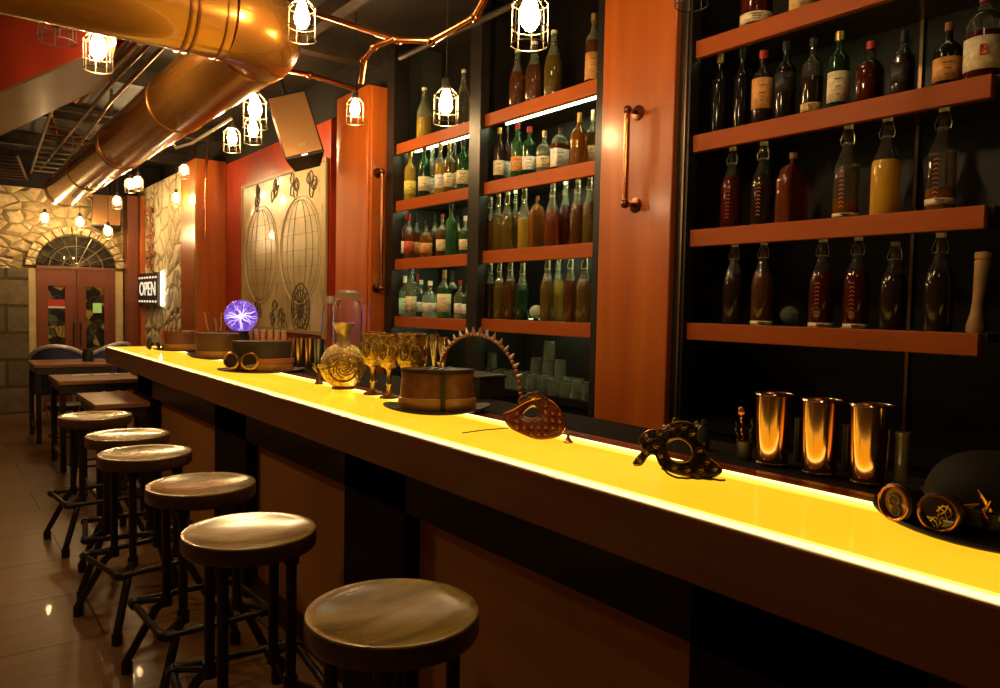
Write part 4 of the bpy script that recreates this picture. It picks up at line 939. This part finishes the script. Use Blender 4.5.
def goggles(parent, c, yaw, r, gap, m_, gear=False, pitch=0):
    c = Vector(c)
    for s_ in (-1, 1):
        M4 = Matrix.Translation(c) @ Matrix.Rotation(yaw, 4, 'Z') @ Matrix.Rotation(s_*.18, 4, 'Z') @ Matrix.Rotation(PI/2-pitch, 4, 'X') @ Matrix.Translation((s_*gap/2, 0, 0))
        b = lathe(BM(), [(r*.80, -.03), (r*1.0, -.025), (r*1.02, .0), (r*1.12, .004), (r*1.12, .016), (r*.95, .02), (r*.86, .02), (r*.84, .008)], seg=26, cap=False, mat4=M4)
        cup = obj('goggle_cup', b, m_, parent)
        obj('goggle_lens', lathe(BM(), [(0, .008), (r*.86, .008), (r*.86, .011), (0, .013)], seg=24, mat4=M4), mat('goggle_lens_amber', (.55, .26, .05), .12, coat=1) if gear and s_ < 0 else mat('goggle_lens', (.03, .02, .015), .06, coat=1), cup)
        obj('goggle_rim', tube(BM(), [M4 @ Vector((r*.98*math.cos(2*PI*k/26), r*.98*math.sin(2*PI*k/26), .02)) for k in range(26)], .0028, 6, True), COPPER if gear else GOLD, cup)
        if gear:
            for (u, v, g) in (((.30, .12, .40), (-.1, -.5, .30)) if s_ > 0 else ((-.05, .1, .42), (.1, -.45, .34))):
                b = BM(); gr = r*g
                tube(b, [M4 @ Vector((r*u+gr*.8*math.cos(2*PI*k/18), r*v+gr*.8*math.sin(2*PI*k/18), .015)) for k in range(18)], .0018, 5, True)
                for k in range(10):
                    a = 2*PI*k/10; cyl(b, M4 @ Vector((r*u+gr*.8*math.cos(a), r*v+gr*.8*math.sin(a), .015)), M4 @ Vector((r*u+gr*1.05*math.cos(a), r*v+gr*1.05*math.sin(a), .015)), .0016, 5)
                for k in range(5):
                    a = 2*PI*k/5; cyl(b, M4 @ Vector((r*u, r*v, .015)), M4 @ Vector((r*u+gr*.8*math.cos(a), r*v+gr*.8*math.sin(a), .015)), .0012, 5)
                obj('gear', b, GOLD if s_ > 0 else DSTEEL, cup)
    b = BM(); d_ = Vector((math.cos(yaw), math.sin(yaw), 0)); tube(b, [c-d_*gap*.2, c+Vector((0, 0, .008)), c+d_*gap*.2], .006, 8); obj('nose_bridge', b, m_, parent)
def strap_around(parent, rw, rd, z, w, m_, name='strap'):
    obj(name, lathe(BM(), [(rw*1.02, z), (rw*1.045, z+.002), (rw*1.04, z+w-.002), (rw*1.01, z+w)], seg=40, dy=rd/rw, cap=False), m_, parent)
# 1 leather top hat in the middle of the bar
def facing(p): return math.atan2(-p[0], p[1])   # rz so local -Y faces the camera
q = onZ(437, 411, BT); fz = facing(q)
hc = Vector((q.x, q.y, BT)); px_m = depth(q)/F
th = hat((hc.x, hc.y, BT+.001), fz, .055, 39*px_m, .085, height_to(hc, 369), .018, .93, BRIM, LEA, 'brown leather top hat with curled brim in the middle of the bar')
obj('crown_strap', box(BM(), (.012, -.092, .01), (.03, -.078, .145)), BAND, th, smooth=False)
hh_ = height_to(hc, 369)
obj('crown_welt', lathe(BM(), [(36.5*px_m*.985, hh_-.014), (36.5*px_m*1.005, hh_-.012), (36.5*px_m*1.0, hh_+.001), (36.5*px_m*.95, hh_+.002)], seg=40, dy=.085/(37*px_m), cap=False), BAND, th)
b = BM()
for k in range(3): cyl(b, (-.055+k*.035, -.05, hh_+.001), (-.02+k*.035, .05, hh_+.004), .003, 6)
obj('top_stitching', b, mat('lace_grey', (.2, .17, .13), .5), th)
# 2 hat with goggles
q = onZ(262, 371.5, BT); px_m = depth(q)/F; hc = q.copy()
gh = hat((q.x, q.y, BT+.001), facing(q)+.1, .07, 30*px_m, .095, height_to(hc, 341), .01, .97, BRIM, mat('hat_olive', (.05, .026, .009), .5, noise=.2), 'flat brimmed brown hat with round brass goggles on its left side')
strap_around(gh, 30*px_m, .095, .05, .03, mat('strap_tan', (.42, .13, .04), .4), 'goggle_strap')
goggles(gh, (-.125, -.115, .07), -.45, .044, .10, mat('goggle_copper', (.62, .30, .10), .25, metal=1))
# 3 hat behind
q = onZ(217, 358.5, BT); px_m = depth(q)/F; hc = q.copy()
h3 = hat((q.x, q.y, BT+.001), facing(q)-.15, .06, 20*px_m, .11, height_to(hc, 333), .03, 1.08, BRIM, mat('hat_brown2', (.10, .045, .016), .5, noise=.2), 'brown top hat with curled brim, second hat from the far end')
# 4 far hat with feathers
q = onZ(180, 350.5, BT); px_m = depth(q)/F; hc = q.copy()
h4 = hat((q.x, q.y, BT+.001), facing(q), .06, 17*px_m, .11, height_to(hc, 331), .01, .97, BRIM, mat('hat_brown3', (.15, .05, .018), .5, noise=.2), 'farthest brown hat, decorated with feathers, at the end of the bar')
for k in range(5):
    b = tube(BM(), [(-.11+k*.018, -.06, .02), (-.13+k*.03, -.04, .12), (-.12+k*.035, -.03, .20+.015*(k % 3))], [.006, .016, .002], 6); obj('feather', b, mat('feather_rust', (.30, .08, .03), .6), h4)
b = BM()
for k in range(8): ball(b, (-.20+random.uniform(-.03, .05), -.09+random.uniform(-.02, .02), .03+random.uniform(-.015, .035)), .016, 8, 5)
obj('fabric_rosette', b, BAND, h4)
# 5 bowler with gear goggles at the right edge
q = Vector((1.60, .525, BT)); bw = hat((q.x, q.y, BT+.010), facing(q), .085, .140, .135, .135, .012, 1, mat('bowler_felt', (.009, .005, .003), .75, spec=.2), mat('bowler_felt', (0, 0, 0)), 'black bowler hat with gear goggles and brass spikes at the near bar end', 'round', 'bowler_hat')
strap_around(bw, .140, .135, .02, .03, BAND, 'goggle_strap')
def cam_local(o_, p): # world point to the object's local frame
    return Matrix.Translation(o_.location) .to_4x4() .inverted() @ p
rotz = Matrix.Rotation(-facing(q), 4, 'Z')
for (px, py, dd) in ((893, 498, 0), (940, 515, 0)):
    pass
gp = onZ(917, 538, BT+.0); gl = rotz @ (Vector((gp.x, gp.y, 0))-Vector((q.x, q.y, 0)))
goggles(bw, (gl.x, gl.y+.012, .043), -.42, .032, .074, BAND, gear=True, pitch=.05)
b = BM()
for k in range(9):
    a = -PI/2+.35+random.uniform(-.35, .3); rr = .15+random.uniform(0, .02)
    p0 = Vector((-.035+random.uniform(-.05, .07), -.130+random.uniform(-.015, .01), .025+random.uniform(0, .03))); d_ = Vector((random.uniform(-.6, .6), -.3, random.uniform(.3, 1))).normalized()
    tube(b, [p0, p0+d_*.018, p0+d_*.042], [.006, .006, .001], 8)
obj('brass_spikes', b, mat('spike_brass', (.80, .42, .12), .25, metal=1), bw)
# spiked headband arching behind the hat
A_, B_ = onZ(521, 408, BT+.012), onZ(437, 391, BT+.012)
A_.x = max(A_.x, 1.60); mid = (A_+B_)/2; uu = (A_-B_)/2; apex = height_to(mid, 333)
t = thing('spiked_headband', 'copper headband with beads and steel spikes arching behind the leather top hat', 'headband', (mid.x, mid.y, BT+.008))
pt = [uu*math.cos(PI*i/40)+Vector((0, 0, .004+(apex-.006)*math.sin(PI*i/40)**.85)) for i in range(41)]
for v in pt: v.z = max(v.z, .004)
obj('band', tube(BM(), pt, .005, 8), COPPER, t)
b = BM()
for v in pt[::1]: ball(b, v, .0088, 8, 5)
obj('beads', b, mat('bead_rust', (.42, .15, .05), .3, metal=.7), t)
for i in range(5, 37, 2):
    v = pt[i]; d_ = Vector((v.x, v.y, v.z*1.0)).normalized(); obj('spike', tube(BM(), [v+d_*.006, v+d_*.018, v+d_*.034], [.008, .006, .0008], 8), mat('spike_steel', (.62, .58, .5), .3, metal=.8), t)
# brown ornate mask
def plane_frame(px, py, tilt=0):
    o_ = onZ(px, py, BT); dd = depth(o_)/F
    rt = Vector((_R.x, _R.y, 0)).normalized(); bk = Vector((_f.x, _f.y, 0)).normalized()
    up = (Vector((0, 0, 1))*math.cos(tilt)+bk*math.sin(tilt)).normalized(); return o_, dd, rt, up, rt.cross(up)
o_, dd, rt, up, nm = plane_frame(540, 443, .45)
cx, cy = 540, 439
P2 = lambda L_: [((x-cx)*dd, (cy-y)*dd/math.cos(.45)*.97+.004) for x, y in L_]
out = smooth_loop(P2([(503, 414), (509, 426), (521, 434), (536, 440), (550, 439), (561, 434), (566, 425), (562, 414), (554, 405), (545, 401), (534, 402), (524, 405), (514, 410)]), 3)
eye = smooth_loop(P2([(522, 417), (529, 421), (537, 420), (539, 414), (534, 409), (527, 411)]), 3)
mk = thing('ornate_mask', 'brown beaded half mask with one eye opening, leaning on the bar', 'mask', (o_.x, o_.y, BT+.004))
sub = lambda u, v, w: rt*u+up*v+nm*w
blg = lambda u, v: .03-3.5*(u*u)
obj('mask_shell', outline(BM(), out, [eye], sub, blg), mat('mask_brown', (.17, .035, .012), .3, noise=.6, nscale=70, bump=.5), mk, solid=.004)
obj('outer_cord', tube(BM(), [sub(u, v, blg(u, v)+.001) for u, v in out], .003, 6, True), COPPER, mk)
obj('eye_cord', tube(BM(), [sub(u, v, blg(u, v)+.001) for u, v in eye], .0022, 6, True), GOLD, mk)
b = BM()
for i, (x, y) in enumerate([(x, y) for x in range(510, 562, 7) for y in range(408, 438, 7)]):
    u, v = P2([(x, y)])[0]
    if (x-537)**2/27**2+(y-422)**2/15**2 < 1 and not (519 < x < 542 and 406 < y < 423): ball(b, sub(u, v, blg(u, v)+.002), .006, 8, 5)
obj('studs', b, mat('stud_copper', (.45, .16, .07), .3, metal=.8), mk)
b = BM()
for k in range(12):
    u, v = P2([(521+k*2.2, 403-6*math.sin(PI*k/11))])[0]; ball(b, sub(u, v, .026+random.uniform(-.004, .006)), random.uniform(.007, .012), 8, 5)
obj('crest', b, mat('crest_dark', (.12, .05, .03), .4, metal=.5, noise=.4), mk)
e0, e1 = onZ(462, 433, BT+.004), onZ(508, 428, BT+.012)
obj('tie_cord', tube(BM(), [e0-mk.location, (e0+e1)/2-mk.location+Vector((0, 0, .002)), e1-mk.location], .0018, 6), BAND, mk)
q = onZ(568, 443, BT+.002); o = obj('bead_drop', lathe(BM(), [(0, 0), (.013, 0), (.016, .004), (.010, .008), (.005, .016), (.004, .03), (0, .03)], seg=14), mat('drop_copper', (.55, .3, .15), .25, metal=.8)); o.location = q
tag(o, 'small round metal pendant lying right of the brown mask', 'pendant')
# black filigree mask
o_, dd, rt, up, nm = plane_frame(682, 484, .5); cx, cy = 682, 477
P3 = lambda L_: [((x-cx)*dd, (cy-y)*dd/math.cos(.5)*.95+.004) for x, y in L_]
k2 = .5
out = smooth_loop(P3([(634, 462), (644, 450), (641, 440), (650, 432), (664, 432), (674, 426), (686, 424), (696, 428), (694, 438), (702, 446), (707, 457), (718, 464), (720, 470), (708, 477), (694, 478), (680, 476), (667, 472), (659, 466), (655, 456), (648, 456), (641, 464)]), 3)
eye = smooth_loop(P3([(665, 452), (668, 461), (677, 464), (687, 462), (692, 454), (689, 446), (680, 441), (670, 443)]), 3)
mk = thing('filigree_mask', 'black and bronze filigree mask with an eye hole beside the shakers', 'mask', (o_.x, o_.y, BT+.004))
sub = lambda u, v, w: rt*u+up*v+nm*w
blg = lambda u, v: .035-2.5*(u*u)
obj('mask_shell', outline(BM(), out, [eye], sub, blg), mat('mask_black', (.045, .026, .014), .3, metal=.6, noise=.7, nscale=60, bump=.6), mk, solid=.005)
obj('eye_cord', tube(BM(), [sub(u, v, blg(u, v)+.002) for u, v in eye], .003, 6, True), mat('mask_bronze', (.30, .16, .06), .3, metal=1), mk)
obj('outer_cord', tube(BM(), [sub(u, v, blg(u, v)+.001) for u, v in out], .0026, 6, True), mat('mask_bronze', (0, 0, 0)), mk)
b = BM()
for (x, y, rr) in [(650, 440, 5), (660, 436, 4), (672, 431, 4.5), (684, 430, 5), (692, 436, 4), (698, 452, 4), (704, 462, 5), (712, 468, 4), (697, 470, 5), (684, 471, 4), (672, 469, 3.5), (656, 448, 4), (646, 453, 3), (640, 460, 3), (660, 458, 3)]:
    u, v = P3([(x, y)])[0]
    pts_ = [sub(u+rr*dd*(1-i/26)*math.cos(i*.6), v+rr*dd*(1-i/26)*math.sin(i*.6), blg(u, v)+.004+.0003*i) for i in range(22)]
    obj('filigree_scroll', tube(BM(), pts_, .0018, 5), mat('mask_bronze', (0, 0, 0)), mk)
b = BM()
u0 = [P3([(x, y)])[0] for x, y in ((660, 470), (668, 477), (680, 480), (694, 482), (708, 481), (721, 479))]
for i in range(40):
    q_ = i/39*4.999; a_, f_ = int(q_), q_-int(q_); u = u0[a_][0]*(1-f_)+u0[a_+1][0]*f_; v = u0[a_][1]*(1-f_)+u0[a_+1][1]*f_
    ball(b, sub(u, max(v, -.001), .038-2.5*u*u*.6+.002*math.sin(i)), .0028, 6, 4)
obj('bead_fringe', b, BAND, mk)
b = BM()
for (x, y) in ((668, 428), (700, 424), (678, 421), (655, 432), (690, 426)):
    u, v = P3([(x, y)])[0]; ball(b, sub(u, v, .02), .007, 8, 5)
obj('top_stones', b, mat('mask_stone', (.12, .10, .07), .15, coat=1), mk)
# ornate decanter
q = onZ(343, 389, BT); dd = depth(q)/F; R_ = 23*dd
t = thing('ornate_decanter', 'round golden engraved decanter with flared neck on the bar', 'decanter', (q.x, q.y, BT), facing(q))
GOR = mat('engraved_gold', (.78, .50, .17), .24, metal=.8, noise=.55, nscale=55, bump=.8)
hN = height_to(q, 323)
b = ball(BM(), (0, 0, R_*.98+.004), R_, 28, 16, (1, .55, 1)); obj('body', b, GOR, t)
obj('foot', lathe(BM(), [(0, 0), (R_*.5, 0), (R_*.45, .014), (R_*.3, .02), (0, .02)], seg=24, dy=.6), GOLD, t)
obj('neck', lathe(BM(), [(R_*.36, R_*1.86), (R_*.30, R_*2.0), (R_*.27, hN*.80), (R_*.30, hN*.86), (R_*.46, hN*.97), (R_*.50, hN), (R_*.42, hN*.985), (R_*.25, hN*.84)], seg=24, cap=False), mat('neck_gold', (.60, .42, .2), .3, metal=.6, noise=.3, nscale=40), t)
obj('medallion', tube(BM(), [(R_*.62*math.cos(2*PI*i/30), -.55*R_*.80, R_*.98+R_*.62*math.sin(2*PI*i/30)) for i in range(30)], .004, 6, True), GOLDD, t)
b = BM()
for k in range(6):
    a0 = k*PI/3; tube(b, [(R_*(.12+.34*i/12)*math.cos(a0+i*.22), -.55*R_*(.985-.12*(i/12)**2), R_*.98+R_*(.12+.34*i/12)*math.sin(a0+i*.22)) for i in range(13)], .0035, 5)
obj('engraved_scrolls', b, GOLDD, t)
q = onZ(319, 384, BT); t = thing('winged_figurine', 'small golden winged figurine left of the round decanter', 'figurine', (q.x, q.y, BT), facing(q))
obj('torso', tube(BM(), [(0, 0, .0), (0, 0, .006), (.0, 0, .03), (.004, 0, .06), (0, 0, .078)], [.022, .020, .010, .013, .006], 12), GOLD, t)
obj('head', ball(BM(), (-.002, 0, .088), .0105, 12, 8), GOLD, t)
for s_ in (-1, 1): obj('wing', tube(BM(), [(s_*.006, .004, .055), (s_*.025, .008, .085), (s_*.03, .01, .105)], [.004, .009, .002], 8), GOLD, t)
# goblets
GOBM = mat('goblet_bronze', (.80, .42, .12), .24, metal=.8, noise=.7, nscale=48, bump=1.)
gob = None
for i, (px, py, yt, lb) in enumerate(((373, 391, 332, 'left one'), (389, 397, 334, 'middle one'), (411, 401, 333, 'right one'))):
    q = onZ(px, py, BT); q.x = min(q.x, 1.57); y = solve_y(px, q.x, BT); q = Vector((q.x, y, BT)); h_ = height_to(q, yt); r = (11.5 if i < 2 else 14)*depth(q)/F
    t = thing('carved_goblet', 'carved gold and red goblet, %s of the three behind the top hat' % lb, 'goblet', q, 0, 'carved goblets on the bar')
    obj('foot', lathe(BM(), [(0, 0), (r*.85, 0), (r*.8, .008), (r*.4, .016), (r*.22, .03)], seg=24, cap=False), GOLDD, t)
    obj('stem', lathe(BM(), [(r*.22, .028), (r*.20, .05), (r*.32, .06), (r*.22, .07), (r*.20, h_*.40), (r*.30, h_*.44), (r*.5, h_*.47)], seg=20, cap=False), GOLD, t)
    cup = obj('cup', lathe(BM(), [(r*.3, h_*.45), (r*.75, h_*.49), (r*.98, h_*.58), (r*1.02, h_*.75), (r*.96, h_*.93), (r*.98, h_), (r*.9, h_), (r*.88, h_*.7), (r*.5, h_*.52), (0, h_*.51)], seg=32, cap=False), GOBM, t)
    b = BM()
    for k in range(7):
        a0 = 2*PI*k/7; cz = h_*.72
        tube(b, [((r*1.03)*math.cos(a0+.32*math.cos(j*.52)), (r*1.03)*math.sin(a0+.32*math.cos(j*.52)), cz+.030*math.sin(j*.52)) for j in range(12)], .0028, 5, True)
    obj('carved_ovals', b, GOLD, cup)
    obj('rim_band', tube(BM(), [(r*math.cos(2*PI*k/28), r*math.sin(2*PI*k/28), h_*.985) for k in range(28)], .0035, 6, True), GOLDD, cup)
# metal cups behind
for i, (px, yt, lb) in enumerate(((293, 338, 'first'), (301, 338, 'second'), (310, 338, 'third'), (319, 339, 'fourth'))):
    x = 1.86; y = solve_y(px, x, LZ); p_ = Vector((x, y, LZ)); h_ = height_to(p_, yt); r = 5.2*depth(p_)/F
    o = obj('julep_cup', lathe(BM(), [(0, 0), (r*.75, 0), (r*.78, .005), (r, h_), (r*.94, h_), (r*.7, .01), (0, .01)], seg=20, cap=False), mat('cup_copper', (.62, .36, .2), .25, metal=1) if i < 3 else mat('cup_steel', (.30, .30, .30), .3, metal=1)); o.location = p_
    tag(o, '%s metal cup from the left, behind and left of the decanter' % lb, 'cup', 'metal cups on the ledge')
# row of shot glasses
for i in range(7):
    px = 243+i*6.8; x = 2.06; y = solve_y(px, x, LZ+.18); z = LZ; p_ = Vector((x, y, z)); 
    h_ = height_to(p_, 328.5+i*.2); r = 2.9*depth(p_)/F
    t = thing('tall_shot_glass', '%s orange filled slim glass from the left, right of the plasma ball' % ords[i], 'glass', p_, 0, 'slim glasses beside the plasma ball')
    obj('drink', lathe(BM(), [(0, .0), (r*.9, 0), (r*.95, h_*.85), (0, h_*.85)], seg=14), mat('drink_orange', (.75, .32, .12), .3), t)
    obj('rim', lathe(BM(), [(r*.96, h_*.85), (r, h_), (r*.9, h_), (r*.88, h_*.86)], seg=14, cap=False), mat('rim_pale', (.8, .7, .5), .15, trans=.5), t)
# plasma ball
c = onX(241, 316, 1.93); r = 16*depth(c)/F
t = thing('plasma_ball', 'glowing violet plasma ball at the far part of the bar', 'lamp', (c.x, c.y, LZ))
def plasma():
    mt, nt, b = nodes('plasma_glow'); N = nt.nodes.new; L = nt.links.new
    tc = N('ShaderNodeTexCoord'); sp = N('ShaderNodeVectorMath'); sp.operation = 'NORMALIZE'; L(tc.outputs['Object'], sp.inputs[0])
    n = N('ShaderNodeTexNoise'); n.inputs['Scale'].default_value = 5; n.inputs['Detail'].default_value = 2; L(sp.outputs['Vector'], n.inputs['Vector'])
    r_ = N('ShaderNodeValToRGB'); e = r_.color_ramp.elements; e[0].position = .42; e[0].color = (.10, .03, .55, 1); e[1].position = .62; e[1].color = (.42, .26, 1, 1)
    L(n.outputs['Fac'], r_.inputs['Fac']); L(r_.outputs['Color'], b.inputs['Emission Color']); b.inputs['Emission Strength'].default_value = .75
    b.inputs['Base Color'].default_value = (.1, .03, .3, 1); b.inputs['Roughness'].default_value = .1; b.inputs['Alpha'].default_value = .55
    return mt
zc = c.z-LZ
gb = obj('glass_ball', ball(BM(), (0, 0, 0), r, 32, 20), plasma(), t); gb.location = (0, 0, zc)
b = BM()
for k in range(26):
    v = Vector((random.gauss(0, 1), random.gauss(0, 1), random.gauss(0, 1))).normalized(); w_ = v.orthogonal()*.12*r
    tube(b, [Vector((0, 0, 0)), v*r*.35+w_*.5, v*r*.7-w_*.4, v*r*.96], [.003, .002, .0016, .001], 5)
obj('plasma_arcs', b, mat('arc_glow', (.8, .7, 1), .4, emis=5, ecol=(.62, .5, 1)), gb)
obj('core', ball(BM(), (0, 0, 0), r*.14, 12, 8), mat('core_glow', (.9, .85, 1), .4, emis=8, ecol=(.8, .7, 1)), gb)
obj('base', lathe(BM(), [(0, 0), (r*.75, 0), (r*.7, .03), (r*.45, zc-r*1.05), (r*.5, zc-r*.93), (0, zc-r*.93)], seg=24), SOCKET, t)
# straw and pick caddy beside the plasma ball
c = onX(219, 330, 2.0); t = thing('straw_caddy', 'dark caddy of picks and straws left of the plasma ball', 'caddy', (c.x, c.y, LZ))
obj('tray', box(BM(), (-.09, -.09, 0), (.09, .09, .14)), SOCKET, t, smooth=False, bevel=.005)
for k in range(9):
    x_, y_ = random.uniform(-.07, .07), random.uniform(-.07, .07)
    obj('straw', cyl(BM(), (x_, y_, .12), (x_*1.5, y_*1.4, random.uniform(.22, .33)), .007, 6), mat('straw_'+('tan' if k % 2 else 'rust'), (.6, .33, .12) if k % 2 else (.35, .1, .04), .5), t)
# glass storage jars on the wall ledge
for px, wpx, yt, lb in ((329, 8, 296, 'smaller lidded glass jar below the map corner'), (347, 14.5, 290, 'larger lidded glass jar below the wall column')):
    x = 2.22; y = solve_y(px, x, 1.08); p_ = Vector((x, y, 1.08)); h_ = height_to(p_, yt); r = wpx*depth(p_)/F
    t = thing('storage_jar', lb, 'jar', p_)
    obj('jar_body', lathe(BM(), [(0, 0), (r*.95, 0), (r, .02), (r, h_*.70), (r*.9, h_*.82), (r*.72, h_*.86), (r*.68, h_*.86), (r*.86, h_*.80), (r*.95, h_*.68), (r*.95, .03), (0, .02)], seg=28, cap=False), mat('jar_glass', (.95, .88, .75), .03, trans=.98), t)
    obj('jar_lid', lathe(BM(), [(0, h_), (r*.6, h_), (r*.78, h_*.96), (r*.78, h_*.88), (0, h_*.87)], seg=28), mat('lid_glass', (.55, .42, .3), .1, trans=.5), t)
    obj('jar_contents', lathe(BM(), [(0, .025), (r*.9, .025), (r*.92, h_*.18), (0, h_*.2)], seg=20), mat('jar_fill', (.30, .16, .09), .7, noise=.5, nscale=50), t)
# stemmed glasses and ice tools behind the goblets
for i, (px, yt) in enumerate(((425, 336), (434, 334), (443, 337))):
    x = 1.92; y = solve_y(px, x, LZ); p_ = Vector((x, y, LZ)); h_ = height_to(p_, yt); r = 5.5*depth(p_)/F
    o = obj('jigger', lathe(BM(), [(0, 0), (r*.8, 0), (r*.35, h_*.4), (r*.35, h_*.45), (r, h_*.85), (r, h_), (r*.9, h_), (r*.3, h_*.5), (0, h_*.5)], seg=18, cap=False), STEEL); o.location = p_
    tag(o, '%s tall steel jigger from the left, between goblets and headband' % ords[i], 'jigger', 'steel jiggers behind the goblets')
x = 1.97; y = solve_y(478, x, LZ); t = thing('garnish_box', 'black garnish box with pale lid tab behind the headband', 'box', (x, y, LZ))
obj('box_body', box(BM(), (-.07, -.11, 0), (.07, .11, .085)), SOCKET, t, smooth=False, bevel=.006); obj('box_lid', box(BM(), (-.075, -.115, .085), (.075, .115, .10)), DSTEEL, t, smooth=False, bevel=.004)
obj('lid_tab', ball(BM(), (-.03, .07, .108), .018, 10, 6, (1, 1, .5)), mat('tab_cream', (.6, .5, .3), .5), t)
# ---------------------------------------------------------------- added point lights out of view, for the rest of the bar's lamps
w = bpy.data.worlds.new('world'); bpy.context.scene.world = w; w.use_nodes = True
w.node_tree.nodes['Background'].inputs['Color'].default_value = (.02, .012, .006, 1); w.node_tree.nodes['Background'].inputs['Strength'].default_value = 1
for i, (x, y, z, e) in enumerate(((-.35, 4.7, 2.45, 26), (.85, 2.2, 3.15, 27), (.2, .2, 3.1, 7), (2.1, 1.9, 3.15, 5))):  # unseen fills; the first is added to brighten the red bulkhead
    l = bpy.data.lights.new('unseen_fill_light', 'POINT'); l.energy = e; l.color = (1, .66, .34); l.shadow_soft_size = .06
    o = bpy.data.objects.new('unseen_fill_light', l); C.objects.link(o); o.location = (x, y, z)
vs = bpy.context.scene.view_settings
vs.view_transform = 'Standard'; vs.look = 'None'; vs.exposure = 0; vs.gamma = 1; vs.use_curve_mapping = False
